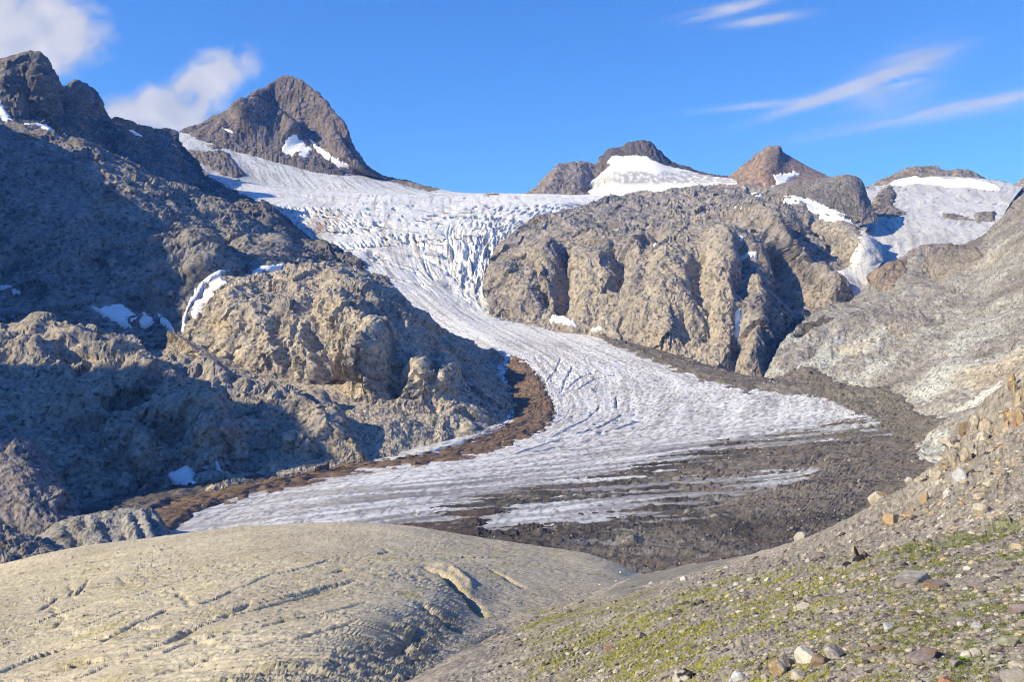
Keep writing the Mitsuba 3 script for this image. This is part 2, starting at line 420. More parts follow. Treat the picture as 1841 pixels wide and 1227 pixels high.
def peak():
    p = Patch([
        [(300, 262, 3900), (380, 262, 3900), (440, 272, 3900), (500, 284, 3900), (560, 298, 3900), (610, 312, 3900), (650, 325, 3930), (700, 335, 4000), (780, 352, 4100)],
        [(310, 248, 3980), (380, 244, 3970), (440, 248, 3960), (500, 266, 3960), (560, 280, 3980), (610, 298, 3970), (650, 314, 3990), (700, 328, 4050), (775, 346, 4150)],
        [(320, 240, 4050), (388, 228, 4030), (445, 224, 3950), (500, 236, 4010), (560, 247, 4060), (610, 270, 3960), (645, 300, 3930), (698, 324, 4000), (772, 343, 4200)],
        [(325, 236, 4120), (391, 214, 4120), (437, 190, 4000), (495, 195, 4230), (552, 205, 4190), (605, 238, 4050), (641, 284, 3990), (694, 320, 4050), (770, 341, 4250)],
        [(330, 234, 4250), (392, 205, 4250), (445, 173, 4250), (505, 140, 4300), (552, 152, 4260), (604, 206, 4130), (640, 268, 4040), (690, 317, 4300), (770, 340, 4300)]],
        sz(270), sz(118), skyline=[(318, 238), (335, 232), (355, 226), (375, 216), (388, 208), (397, 203), (412, 200), (425, 188), (432, 180), (445, 173), (462, 163), (482, 153), (497, 144), (510, 138), (525, 138),
                                   (540, 143), (552, 152), (560, 162), (572, 172), (590, 192), (603, 205), (615, 218), (622, 232), (632, 255), (645, 277), (655, 295), (662, 303), (690, 318), (740, 328), (770, 337)], fall=0.3)
    p.line([(428, 190), (452, 196), (480, 210), (510, 228), (545, 250)], 60, 75, 2).line([(400, 215), (405, 235)], 40, 30).line([(465, 185), (505, 206), (550, 236)], 45, -60)
    p.line([(545, 150), (580, 190), (605, 230), (630, 280), (645, 300)], 40, 15).line([(600, 215), (620, 250), (640, 290)], 22, -20)
    p.rebase()
    relief(p, 150, 9, 31, 'ridged', 3, 0.5, (1.2, 1.2, 0.3))
    relief(p, 34, 4.5, 35, 'ridged', 4, 0.62, (1.3, 1.3, 0.2))
    facets(p, 60, 4, 1011, (1, 1, 0.3))
    facets(p, 25, 2.6, 1012, (1, 1, 0.4))
    p.finish()
    c = 0.72 * rockcol(p, p.S, (0.29, 0.24, 0.20), (0.18, 0.155, 0.14), (0.36, 0.27, 0.18), 110, 2, flat_amt=0.15)
    p.emit('mountain_001', 'rock_material', c, False)
    tag('mountain_001', 'brown triangular rock peak standing above the upper glacier, left of the pass', 'mountain', 'structure')
    return p


def far_peak():
    p = Patch([
        [(920, 372, 4200), (980, 372, 4200), (1040, 372, 4200), (1080, 372, 4150), (1120, 375, 4100), (1180, 375, 4100), (1240, 365, 4100), (1330, 350, 4100)],
        [(926, 358, 4300), (982, 350, 4280), (1042, 345, 4270), (1076, 346, 4260), (1115, 345, 4200), (1175, 345, 4200), (1236, 340, 4200), (1325, 332, 4200)],
        [(930, 354, 4380), (983, 336, 4350), (1042, 318, 4340), (1072, 320, 4330), (1110, 310, 4330), (1168, 308, 4330), (1230, 318, 4350), (1320, 323, 4350)],
        [(934, 353, 4450), (984, 324, 4450), (1043, 300, 4440), (1072, 300, 4430), (1106, 282, 4440), (1165, 280, 4440), (1222, 302, 4480), (1316, 320, 4480)],
        [(935, 352, 4500), (985, 313, 4500), (1045, 290, 4500), (1072, 287, 4520), (1105, 266, 4540), (1158, 251, 4560), (1222, 297, 4560), (1312, 318, 4560)]],
        sz(240), sz(90), skyline=[(935, 352), (960, 340), (975, 322), (990, 310), (1005, 300), (1025, 292), (1045, 290), (1068, 291), (1073, 285), (1085, 276), (1095, 268), (1120, 264), (1125, 258), (1140, 253), (1157, 251),
                                   (1170, 256), (1180, 265), (1195, 280), (1205, 290), (1220, 296), (1240, 301), (1250, 307), (1270, 312), (1290, 316), (1310, 318)], fall=0.3)
    p.line([(1072, 290), (1068, 315), (1062, 345)], 50, -70).line([(1010, 300), (1000, 325), (985, 350)], 40, 40)
    relief(p, 60, 10, 41, 'ridged', 4, 0.6, (1.3, 1.3, 0.15))
    p.finish()
    c = rockcol(p, p.S, (0.27, 0.225, 0.19), (0.19, 0.165, 0.15), (0.33, 0.25, 0.17), 160, 3, flat_amt=0.1)
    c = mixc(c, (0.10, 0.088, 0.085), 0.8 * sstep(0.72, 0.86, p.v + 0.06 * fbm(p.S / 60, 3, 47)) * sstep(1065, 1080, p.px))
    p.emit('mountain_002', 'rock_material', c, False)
    tag('mountain_002', 'distant dark domed peak with a white snowfield on its front, right of the pass', 'mountain', 'structure')
    white = lambda S, B, px, py, off: mixc((0.74, 0.74, 0.75), (0.36, 0.36, 0.38), sstep(309, 316, py + 9 * fbm(S / 90, 3, 6)) * sstep(338, 330, py) * sstep(-0.5, 0.15, fbm(S / np.array([22, 22, 60]), 4, 5)))
    overlay(p, 'snowfield', [(1062, 380), (1062, 335), (1072, 315), (1060, 318), (1078, 301), (1096, 297), (1088, 290), (1098, 282), (1130, 281), (1160, 282), (1176, 290), (1195, 300), (1230, 307), (1260, 315), (1300, 321), (1330, 325), (1330, 352), (1200, 380)],
            'snow_material', white, 7, 2.5, 1, 60, 0.8, 6.0, 0.0, lift=3)
    tag('snowfield', 'white snowfield covering the front of the distant domed peak', 'snowfield', 'structure')
    return p


def pyramid():
    p = Patch([
        [(1275, 372, 4000), (1340, 372, 4000), (1390, 372, 3990), (1440, 372, 3990), (1520, 372, 4000)],
        [(1295, 340, 4150), (1342, 340, 4130), (1390, 338, 4100), (1440, 338, 4130), (1510, 335, 4150)],
        [(1305, 326, 4300), (1344, 312, 4290), (1393, 302, 4250), (1440, 310, 4280), (1500, 325, 4300)],
        [(1308, 318, 4400), (1345, 290, 4420), (1397, 267, 4430), (1440, 293, 4420), (1492, 317, 4400)]],
        sz(170), sz(90), skyline=[(1308, 318), (1320, 310), (1335, 297), (1350, 285), (1362, 278), (1375, 278), (1385, 271), (1397, 267), (1410, 276), (1430, 287), (1450, 298), (1470, 308), (1490, 317)], fall=0.4)
    p.line([(1385, 272), (1376, 300), (1368, 330)], 70, 45).line([(1362, 280), (1352, 310)], 40, -20)
    relief(p, 60, 4.5, 51, 'ridged', 4, 0.6, (1.3, 1.3, 0.25))
    p.finish()
    c = rockcol(p, p.S, (0.30, 0.215, 0.16), (0.23, 0.18, 0.145), (0.33, 0.22, 0.14), 170, 4, flat_amt=0.1)
    p.emit('mountain_003', 'rock_material', c, False)
    tag('mountain_003', 'reddish brown pyramid shaped peak on the right skyline', 'mountain', 'structure')
    for i, (q, t) in enumerate([([(1386, 322), (1400, 316), (1418, 312), (1426, 308), (1438, 314), (1420, 322), (1412, 334), (1398, 334)], 'small snow patch on the foot of the pyramid shaped peak')]):
        snow(p, q, t, 5, 60)
    return p


NSNOW = [0]
def snow(p, poly, label, thick=2.5, lam=25, edge=2.5, jag=1.0, tone=(0.84, 0.84, 0.86), lift=0.0):
    key = 'snow_patch' + (f'_{NSNOW[0]:03d}' if NSNOW[0] else '')
    NSNOW[0] += 1
    overlay(p, key, poly, 'snow_material', lambda S, B, px, py, off: np.array(tone) * (1 + 0.10 * fbm(S / lam, 4, 9))[..., None], thick, edge, 100 + NSNOW[0], lam * 0.35, jag, 3.0, thick * 0.15, lift)
    tag(key, label, 'snow patch', 'structure')


def right_dome():
    p = Patch([
        [(1520, 392, 3500), (1600, 400, 3500), (1680, 400, 3500), (1760, 400, 3500), (1900, 400, 3500)],
        [(1535, 352, 3750), (1605, 345, 3750), (1680, 340, 3750), (1760, 348, 3750), (1900, 350, 3750)],
        [(1550, 340, 3900), (1610, 322, 3920), (1680, 316, 3930), (1758, 328, 3920), (1900, 335, 3900)],
        [(1556, 337, 4000), (1620, 310, 4020), (1682, 300, 4030), (1757, 314, 4020), (1900, 318, 4000)]],
        sz(260), sz(80), skyline=[(1556, 337), (1575, 329), (1590, 322), (1612, 313), (1630, 303), (1650, 300), (1680, 300), (1700, 306), (1712, 309), (1717, 305), (1722, 303), (1740, 307), (1760, 316), (1775, 323), (1790, 325), (1795, 329), (1805, 327), (1815, 333), (1830, 330), (1841, 320), (1900, 318)], fall=0.4)
    relief(p, 110, 14, 57, 'ridged', 5, 0.5, (1.3, 1.3, 0.3))
    p.finish()
    c = rockcol(p, p.S, (0.30, 0.255, 0.205), (0.20, 0.18, 0.16), (0.33, 0.25, 0.17), 120, 6, flat_amt=0.1)
    p.emit('mountain_004', 'rock_material', c, False)
    tag('mountain_004', 'broad flat topped rock summit at the far right of the skyline', 'mountain', 'structure')
    return p


# ------------------------------------------------------------------ the glacier
def crevasses(S, across, along, seed, width=0.12):
    """Open cracks: thin lines of a warped stretched noise, 0 to 1."""
    w = gn(np.stack([across / 190, along / 190, across * 0], -1), seed + 1) * 0.6
    q = np.stack([across / 150, along / 17 + w * 2.0, across * 0 + seed], -1)
    n = gn(q, seed)
    g = gn(np.stack([across / 110, along / 60, across * 0 + 5], -1), seed + 2)
    return np.clip(1 - np.abs(n) / width, 0, 1) * sstep(-0.15, 0.25, g)


def glacier():
    rows = [
        [(80, 1040, 540), (340, 1035, 540), (650, 1030, 540), (900, 1035, 540), (1150, 1045, 540), (1350, 1030, 560), (1600, 980, 620)],
        [(150, 985, 610), (400, 975, 620), (650, 972, 620), (900, 975, 622), (1140, 980, 630), (1350, 975, 640), (1600, 930, 700)],
        [(260, 930, 690), (440, 920, 710), (650, 912, 715), (890, 912, 720), (1110, 912, 725), (1340, 908, 735), (1640, 850, 830)],
        [(420, 880, 800), (570, 860, 840), (720, 855, 850), (910, 852, 862), (1100, 850, 868), (1340, 848, 875), (1680, 795, 980)],
        [(640, 838, 900), (770, 820, 945), (880, 808, 975), (1020, 797, 1000), (1180, 792, 1012), (1390, 786, 1025), (1700, 752, 1110)],
        [(840, 778, 1075), (930, 755, 1140), (1000, 744, 1185), (1090, 738, 1210), (1230, 733, 1225), (1430, 728, 1245), (1680, 712, 1310)],
        [(890, 708, 1400), (950, 700, 1400), (1010, 694, 1415), (1090, 690, 1430), (1210, 690, 1430), (1370, 693, 1420), (1560, 697, 1410)],
        [(875, 648, 1660), (925, 648, 1640), (985, 648, 1635), (1050, 646, 1640), (1120, 648, 1640), (1210, 655, 1620), (1340, 678, 1560)],
        [(795, 590, 1950), (850, 592, 1930), (905, 598, 1920), (955, 603, 1900), (1010, 606, 1895), (1075, 610, 1880), (1170, 628, 1830)],
        [(715, 530, 2150), (770, 535, 2150), (820, 545, 2150), (870, 555, 2150), (920, 564, 2140), (965, 576, 2110), (1020, 590, 2070)],
        [(630, 470, 2350), (700, 478, 2350), (755, 487, 2350), (805, 494, 2350), (850, 502, 2345), (890, 515, 2330), (940, 540, 2280)],
        [(540, 415, 2620), (630, 425, 2580), (710, 432, 2560), (785, 436, 2550), (850, 440, 2540), (905, 450, 2520), (960, 475, 2470)],
        [(450, 372, 2880), (560, 378, 2880), (670, 385, 2860), (770, 389, 2850), (860, 390, 2850), (950, 392, 2840), (1040, 400, 2800)],
        [(380, 342, 3150), (520, 352, 3180), (640, 357, 3200), (760, 361, 3200), (870, 362, 3200), (980, 363, 3200), (1110, 368, 3150)],
        [(330, 318, 3450), (480, 334, 3520), (620, 345, 3560), (760, 351, 3580), (880, 352.5, 3580), (1000, 353, 3560), (1140, 356, 3500)],
        [(325, 306, 3560), (480, 334.5, 3620), (620, 346, 3680), (760, 352, 3700), (880, 353, 3700), (1000, 353.6, 3700), (1150, 357, 3600)],
        [(318, 268, 3750), (450, 292, 3800), (580, 318, 3820), (720, 338, 3850), (840, 349, 3880), (930, 352.2, 3900), (1160, 355, 4000)],
        [(300, 236, 4000), (420, 252, 4050), (540, 280, 4080), (660, 312, 4100), (760, 334, 4150), (850, 346.5, 4220), (1170, 352, 4300)]]
    rows = [[(r[0][0] - (170 if r[0][1] > 640 else 60), r[0][1] + 14, r[0][2])] + r + [(r[-1][0] + (230 if r[-1][1] > 700 else 40), r[-1][1] + (4 if r[-1][1] > 700 else 10), r[-1][2])] for r in rows]
    p = Patch(rows, sz(450), sz(460), back=(300, -80), sink=(-60, -30))
    B = p.B
    # flow coordinates: along is downvalley distance from the rows, across from the columns
    across = (p.u - 0.5) * np.linalg.norm(B[:, -2, :2] - B[:, 1, :2], axis=1)[:, None] * 0.9
    rowc = B[:, B.shape[1] // 2]
    along = np.r_[0, np.cumsum(np.linalg.norm(np.diff(rowc, axis=0), axis=1))][:, None] + 0 * p.u
    Y = B[..., 1]
    py, px = p.py, p.px
    p.across, p.along = across, along
    arc = along + across ** 2 / 900.0 * sstep(1900, 2600, Y)
    fall = np.exp(-((py - 470) / 55.0) ** 2) * (p.v > 0)              # the icefall
    upper = sstep(470, 430, py) * sstep(360, 380, py)
    tongue = sstep(2000, 1700, Y)
    D = 2.0 * fbm(B / 90, 3, 601) + 9 * fbm(B / 320, 3, 602) * sstep(1900, 2500, Y)
    snout = sstep(1230, 950, Y)
    # long flow ridges down the tongue, hummocks and melt runnels
    fq = np.stack([across / 16 + 0.5 * gn(np.stack([across / 130, along / 500, across * 0], -1), 4), along / 260, across * 0], -1)
    D += ridged(fq, 3, 611, 0.6, rot=False) * (0.45 * tongue * (1 - snout) + 1.2 * fall + 0.4)
    D += ridged(np.stack([(B[..., 1] - 0.42 * B[..., 0]) / 13 + 0.5 * gn(B / 90, 4), B[..., 0] / 190, 0 * px], -1), 3, 612, 0.6, rot=False) * 0.5 * snout
    D += billow(B / np.array([11, 19, 11]), 3, 615, 0.65) * (1.1 * tongue * sstep(800, 1100, Y) + 0.5)
    # curved crevasses
    c1 = crevasses(B, across * 0.8, arc * 0.8, 621, 0.14)
    c2 = crevasses(B, across * 0.7, arc * 1.3, 633, 0.12)
    D -= c1 * (24 * upper + 18 * fall) + c2 * 18 * upper * sstep(-0.1, 0.3, fbm(B / 350, 2, 640) + 0.15)
    c3 = crevasses(B, along * 0.7, across * 1.2, 645, 0.22)
    D -= c3 * 18 * fall * sstep(690, 840, px)
    sr = np.exp(-(((px - 880) / 55) ** 2 + ((py - 475) / 60) ** 2)) * (p.v > 0)
    D += sr * (26 * ridged(B / np.array([26, 110, 140]), 4, 651, 0.6) - 4)
    c4 = crevasses(B, across * 1.2, along * 1.0, 661, 0.07)
    D -= c4 * 4 * sstep(1700, 1450, Y) * sstep(850, 1000, Y)
    p.D = D
    # bending crevasses on the bend of the tongue
    for ln in ([(1010, 640), (1000, 665), (978, 690)], [(1030, 660), (1015, 685), (1010, 705)], [(1075, 668), (1040, 680), (1020, 700)], [(1115, 672), (1068, 682), (1040, 700)], [(1080, 730), (1055, 755), (1005, 780), (985, 790)],
               [(1107, 715), (1108, 735)], [(1120, 745), (1080, 768), (1040, 780)], [(1060, 800), (1000, 805), (950, 815)], [(1010, 790), (960, 806), (930, 815)], [(1155, 755), (1100, 775)]):
        p.line(ln, 1.2, -6, 2.0, 120, 14, 2.2)
    for ln in ([(700, 425), (760, 440), (830, 470), (860, 520)], [(690, 450), (760, 462), (810, 490)], [(640, 420), (700, 410), (800, 420), (880, 445)]):
        p.line(ln, 6, -11)
    p.line([(420, 350), (600, 353.5), (800, 354.5), (1060, 355)], 7, -10)
    p.finish()
    # material: white weathered ice, grey grit in flow stripes, rock dust
    S = p.S
    fw = 0.7 * gn(np.stack([across / 110, along / 300, across * 0], -1), 14)
    st = fbm(np.stack([across / 13 + fw, along / 300, across * 0], -1), 4, 671, 0.65, rot=False)
    front = fbm(np.stack([(B[..., 1] - 0.42 * B[..., 0]) / 12 + 0.6 * gn(B / 100, 15), B[..., 0] / 230, 0 * px], -1), 4, 672, 0.65, rot=False)
    st = st * (1 - snout) + front * snout
    pat = fbm(S / 160, 4, 673)
    speck = fbm(np.stack([across / 4.5 + fw * 2, along / 11, across * 0], -1), 3, 675, 0.7, rot=False)
    spk2 = fbm(S / np.array([6, 7, 6]), 2, 677)
    c = mixc((0.63, 0.655, 0.69), (0.36, 0.325, 0.335), np.clip(0.25 + 1.1 * st + 0.5 * pat, 0, 1) * (0.55 + 0.3 * tongue))
    c = mixc(c, (0.17, 0.165, 0.17), tongue * np.clip(0.9 * sstep(0.05, 0.33, speck + 0.35 * st) + 0.6 * sstep(0.25, 0.5, spk2), 0, 0.92))
    c = mixc(c, (0.27, 0.26, 0.26), (1 - tongue) * (0.8 * sstep(0.1, 0.45, st + 0.5 * speck)))
    c = mixc(c, (0.36, 0.34, 0.32), 0.7 * sstep(60, 0, p.px - 640 + (p.py - 900) * 3.2) * sstep(900, 800, Y) * sstep(-0.3, 0.3, st))
    fl2 = gn(np.stack([across / 24 + 1.3 * fw, along / 700, across * 0 + 40], -1), 681)
    c = mixc(c, (0.20, 0.195, 0.20), 0.55 * np.clip(1 - np.abs(fl2) / 0.10, 0, 1) * sstep(-0.25, 0.2, pat + 0.3 * st) * (0.4 + 0.6 * tongue))
    low = sstep(835, 880, py) * tongue
    c = mixc(c, (0.26, 0.25, 0.25), 0.65 * low * sstep(-0.45, 0.25, st + 0.5 * pat) * sstep(500, 800, px))
    nev = sstep(345, 335, py) * (p.v > 0)
    c = mixc(c, (0.33, 0.32, 0.325), 0.8 * nev * sstep(0.0, 0.3, fbm(np.stack([B[..., 0] / 170, (B[..., 1] + 0.9 * B[..., 0]) / 26, 0 * px], -1) + 0.5 * gn(B / 120, 7)[..., None], 4, 683, 0.65, rot=False)))
    dirt = sdist(px, py, DEBRIS)
    k = np.where(sdist(px, py, LENS) > -14, 0.55, 0.85) * sstep(-60, 8, dirt + 45 * front + 12 * speck) * (p.v > 0) * snout
    c = mixc(c, (0.155, 0.145, 0.143), k * sstep(-0.55, 0.2, front + 0.3 * pat))
    stain = np.exp(-(((px - 578) / 20) ** 2 + ((py - 405) / 26) ** 2)) * (0.6 + 1.1 * st)
    c = mixc(c, (0.30, 0.22, 0.16), np.clip(stain, 0, 0.8))
    ban = sstep(0.0, 0.35, st + 0.2 * pat) * np.exp(-(((px - 760) / 36) ** 2 + ((py - 346) / 7) ** 2))
    c = mixc(c, (0.22, 0.17, 0.15), np.clip(ban * 1.4, 0, 0.9))
    p.emit('glacier', 'ice_material', c, True)
    tag('glacier', 'long white glacier tongue falling from the pass and bending right to left below the cliffs', 'glacier', 'structure')
    return p


def grit(cols, lam, seed, amp=0.5):
    def f(S, B, px, py, off):
        a, b, c = fbm(S / lam, 4, seed), fbm(S / (lam * 0.2), 3, seed + 1), fbm(S / (lam * 0.07), 3, seed + 2)
        k = mixc(cols[0], cols[1], sstep(-0.3, 0.35, a))
        k = mixc(k, cols[2], 0.7 * sstep(0.1, 0.45, b))
        return k * (1 + amp * c)[..., None]
    return f


def moraines(g):
    rows_of = lambda p, y0: slice(p.np0, p.np0 + int(np.argmax((p.py[p.np0:p.n1].max(1) < y0))))
    overlay(g, 'moraine', [(920, 640), (948, 652), (976, 688), (1000, 735), (994, 758), (968, 780), (905, 806), (820, 828), (740, 838), (640, 850), (560, 866), (470, 888), (400, 905), (345, 930), (300, 965), (230, 990), (240, 940), (300, 905), (400, 880), (500, 858), (560, 842),
                           (620, 832), (700, 828), (760, 820), (800, 808), (860, 790), (900, 770), (925, 745), (915, 700), (905, 668)],
            'hill_material', grit([(0.225, 0.155, 0.11), (0.16, 0.115, 0.09), (0.28, 0.21, 0.15)], 40, 701), 3.0, 10, 71, 13, 0.75, 2, 2.0)
    tag('moraine', 'rust brown rubble moraine curving along the left edge of the glacier tongue', 'moraine', 'structure')
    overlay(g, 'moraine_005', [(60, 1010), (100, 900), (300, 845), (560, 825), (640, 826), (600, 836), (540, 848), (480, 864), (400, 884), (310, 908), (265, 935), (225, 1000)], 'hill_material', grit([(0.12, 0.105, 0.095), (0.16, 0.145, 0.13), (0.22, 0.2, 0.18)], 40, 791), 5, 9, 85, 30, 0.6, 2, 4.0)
    tag('moraine_005', 'dark stony strip in the shade between the long hill and the brown moraine', 'moraine', 'structure')
    # dark debris on the snout, streaked along the flow
    sl = rows_of(g, 700)
    poly, lens = DEBRIS, LENS
    px, py, B = g.px[sl], g.py[sl], g.B[sl]
    a = sdist(px, py, poly)
    b = sdist(px, py, lens)
    q = np.stack([B[..., 0] / 300, (B[..., 1] - 0.26 * B[..., 0]) / 13, B[..., 0] * 0], -1)
    streak = fbm(q + 0.5 * np.stack([gn(B / 90, 5), gn(B / 90, 6), 0 * a], -1), 5, 721, 0.7, rot=False)
    big = fbm(B / np.array([170, 90, 90]), 3, 725)
    off = np.clip(np.minimum(a / 26, -b / 18) + streak * 3.3 + big * 1.0, -1.4, 1.2)
    off = off - 0.9 * sstep(980, 760, px)
    off = np.where((a < -20), -1.4, off)
    Ds = gaussian_filter(g.D[sl], 1.5)
    mound = np.clip(ridged(B / np.array([75, 30, 30]), 4, 731, 0.55) + 0.15, 0, 2) * sstep(-5, 60, a) * 5.0
    for (x, y, w, h) in [(845, 935, 22, 8), (900, 930, 26, 9), (1120, 848, 20, 7), (970, 965, 20, 7), (1040, 935, 24, 5), (1340, 805, 40, 9), (1135, 980, 14, 10), (1460, 880, 30, 9), (1545, 880, 22, 10), (720, 935, 16, 6), (800, 915, 14, 5), (1210, 965, 30, 6), (1590, 800, 40, 10), (1480, 815, 60, 8)]:
        mound += 0.45 * h * np.exp(-((px - x) / w) ** 2 - ((py - y) / (w * 0.28)) ** 2)
    S = B + g.N[sl] * (Ds + np.where(off > 0, 1.6 * off, 3 * off) + mound * np.clip(off, 0, 1) + 0.9 * np.clip(off, 0, 1) * billow(B / 9, 4, 735, 0.65) * 1.4)[..., None]
    h = fbm(B / 140, 3, 741) + 0.5 * fbm(B / 30, 3, 742)
    c = mixc((0.068, 0.061, 0.060), (0.19, 0.172, 0.152), sstep(-0.3, 0.6, h + 1.0 * sstep(1200, 1500, px) * sstep(950, 880, py)))
    c = mixc(c, (0.14, 0.10, 0.08), 0.5 * sstep(0.1, 0.5, fbm(B / np.array([260, 60, 60]), 3, 745)))
    c = mixc(c, (0.36, 0.36, 0.375), 0.7 * sstep(0.2, 0.45, fbm(q * 1.7, 4, 749, 0.65, rot=False)) * sstep(1500, 1250, px))
    c = c * (1 + 0.6 * fbm(S / 2.5, 3, 747))[..., None]
    LOOSE.append((S[(off > 0.3) & (B[..., 1] > 560)], 'moraine_001'))
    put_grid('moraine_001', S, 'hill_material', c, False, off > -1.0)
    tag('moraine_001', 'dark grey debris blanket covering the near snout of the glacier', 'moraine', 'structure')
    overlay(g, 'moraine_002', [(1330, 690), (1400, 692), (1440, 660), (1480, 672), (1520, 690), (1590, 695), (1640, 715), (1680, 740), (1640, 762), (1590, 760), (1560, 735), (1500, 718), (1440, 712), (1380, 705)],
            'hill_material', grit([(0.15, 0.14, 0.135), (0.20, 0.185, 0.165), (0.26, 0.24, 0.21)], 50, 761), 8, 9, 75, 40, 0.5, 2, 6.0)
    tag('moraine_002', 'grey rubble heap between the glacier edge and the pale scree slope', 'moraine', 'structure')
    overlay(g, 'moraine_003', [(1060, 570), (1100, 585), (1150, 600), (1210, 632), (1300, 662), (1390, 682), (1400, 700), (1340, 706), (1240, 676), (1150, 640), (1090, 616), (1060, 598)],
            'hill_material', grit([(0.13, 0.12, 0.112), (0.19, 0.172, 0.155), (0.25, 0.225, 0.195)], 25, 781), 4, 9, 79, 30, 0.7, 2, 3.0)
    tag('moraine_003', 'thin dark rubble band between the glacier and the foot of the central cliffs', 'moraine', 'structure')


def ice_tongue(p):
    def col(S, B, px, py, off):
        ln = fbm(np.stack([(B[..., 0] - 0.3 * B[..., 1]) / 12, (B[..., 1] + B[..., 0]) / 200, 0 * px], -1) + 0.5 * gn(B / 60, 3)[..., None], 4, 861, 0.65, rot=False)
        return mixc((0.60, 0.605, 0.63), (0.25, 0.245, 0.25), 0.85 * sstep(-0.1, 0.4, ln))
    overlay(p, 'glacier_002', [(1540, 432), (1575, 440), (1605, 452), (1598, 470), (1575, 492), (1578, 508), (1602, 518), (1590, 534), (1562, 548), (1530, 545), (1490, 520), (1462, 495), (1500, 492), (1524, 482), (1540, 460)], 'ice_material', col, 4, 5, 861, 16, 0.9, 3, 0, lift=1.5)
    tag('glacier_002', 'narrow ice tongue running down between the central cliff and the scree slope', 'glacier', 'structure')


def hanging_glacier():
    p = Patch([
        [(1440, 575, 2250), (1500, 570, 2250), (1570, 565, 2250), (1650, 560, 2250)],
        [(1430, 520, 2420), (1500, 515, 2420), (1580, 505, 2420), (1660, 490, 2420)],
        [(1400, 450, 2620), (1510, 455, 2620), (1600, 450, 2620), (1720, 446, 2620)],
        [(1390, 395, 2880), (1510, 398, 2920), (1620, 405, 2920), (1790, 408, 2900)],
        [(1380, 352, 3200), (1530, 362, 3330), (1650, 362, 3400), (1815, 368, 3350)],
        [(1390, 332, 3500), (1570, 334, 3740), (1680, 317, 3860), (1840, 336, 3760)]],
        sz(230), sz(190), back=(150, -60))
    B = p.B
    across = B[..., 0] - 0.45 * B[..., 1]
    st = fbm(np.stack([across / 26 + 0.5 * gn(B / 130, 8), (B[..., 1] + B[..., 0]) / 420, across * 0], -1), 5, 801, 0.6, rot=False)
    p.D = 5 * fbm(B / 160, 3, 803) + 3.5 * st - 6 * crevasses(B, across, B[..., 1] * 0.9, 805, 0.12) * sstep(460, 420, p.py)
    p.finish()
    ln = fbm(np.stack([(across + 0.25 * B[..., 1]) / 15 + 0.7 * gn(B / 110, 9), (B[..., 1] + B[..., 0]) / 260, across * 0], -1), 4, 806, 0.7, rot=False)
    c = mixc((0.50, 0.51, 0.535), (0.25, 0.245, 0.245), np.clip(0.15 + 0.9 * st + 0.5 * fbm(p.S / 220, 3, 807), 0, 1) * 0.8)
    c = mixc(c, (0.22, 0.21, 0.21), 0.75 * sstep(0.08, 0.4, ln))
    p.emit('glacier_001', 'ice_material', c, True)
    tag('glacier_001', 'upper white hanging glacier below the flat summit on the right', 'glacier', 'structure')
    W = lambda S, B, px, py, off: np.array((0.88, 0.88, 0.88)) * (1 + 0.05 * fbm(S / 60, 3, 5))[..., None]
    overlay(p, 'snowfield_001', [(1600, 330), (1612, 318), (1640, 314), (1655, 322), (1680, 318), (1700, 324), (1730, 322), (1760, 326), (1790, 334), (1800, 342), (1770, 340), (1730, 336), (1690, 333), (1650, 330), (1620, 334)],
            'snow_material', W, 10, 3, 81, 70, 0.5, 2, 0, lift=4)
    tag('snowfield_001', 'bright snow rim under the flat rock summit at far right', 'snowfield', 'structure')
    for q, l in (([(1575, 352), (1600, 330), (1612, 345), (1605, 372), (1630, 385), (1600, 395), (1560, 385)], 'grey rock rib beside the hanging glacier under the round knob'),
                 ([(1750, 385), (1790, 380), (1790, 398), (1755, 400)], 'small dark rock island in the hanging glacier'),
                 ([(1690, 382), (1735, 390), (1750, 397), (1700, 394)], 'thin rock ledge breaking the hanging glacier'),
                 ([(1455, 495), (1480, 512), (1520, 545), (1540, 560), (1430, 575), (1400, 540)], 'brown scree apron at the lower left of the hanging glacier')):
        k = 'rock_ledge' + (f'_{NLEDGE[0]:03d}' if NLEDGE[0] else '')
        NLEDGE[0] += 1
        overlay(p, k, q, 'rock_material', grit([(0.27, 0.235, 0.195), (0.19, 0.17, 0.15), (0.32, 0.28, 0.22)], 60, 811), 10, 5, 83, 60, 0.7, 1, 12)
        tag(k, l, 'rock ledge', 'structure')
    return p


NLEDGE = [0]

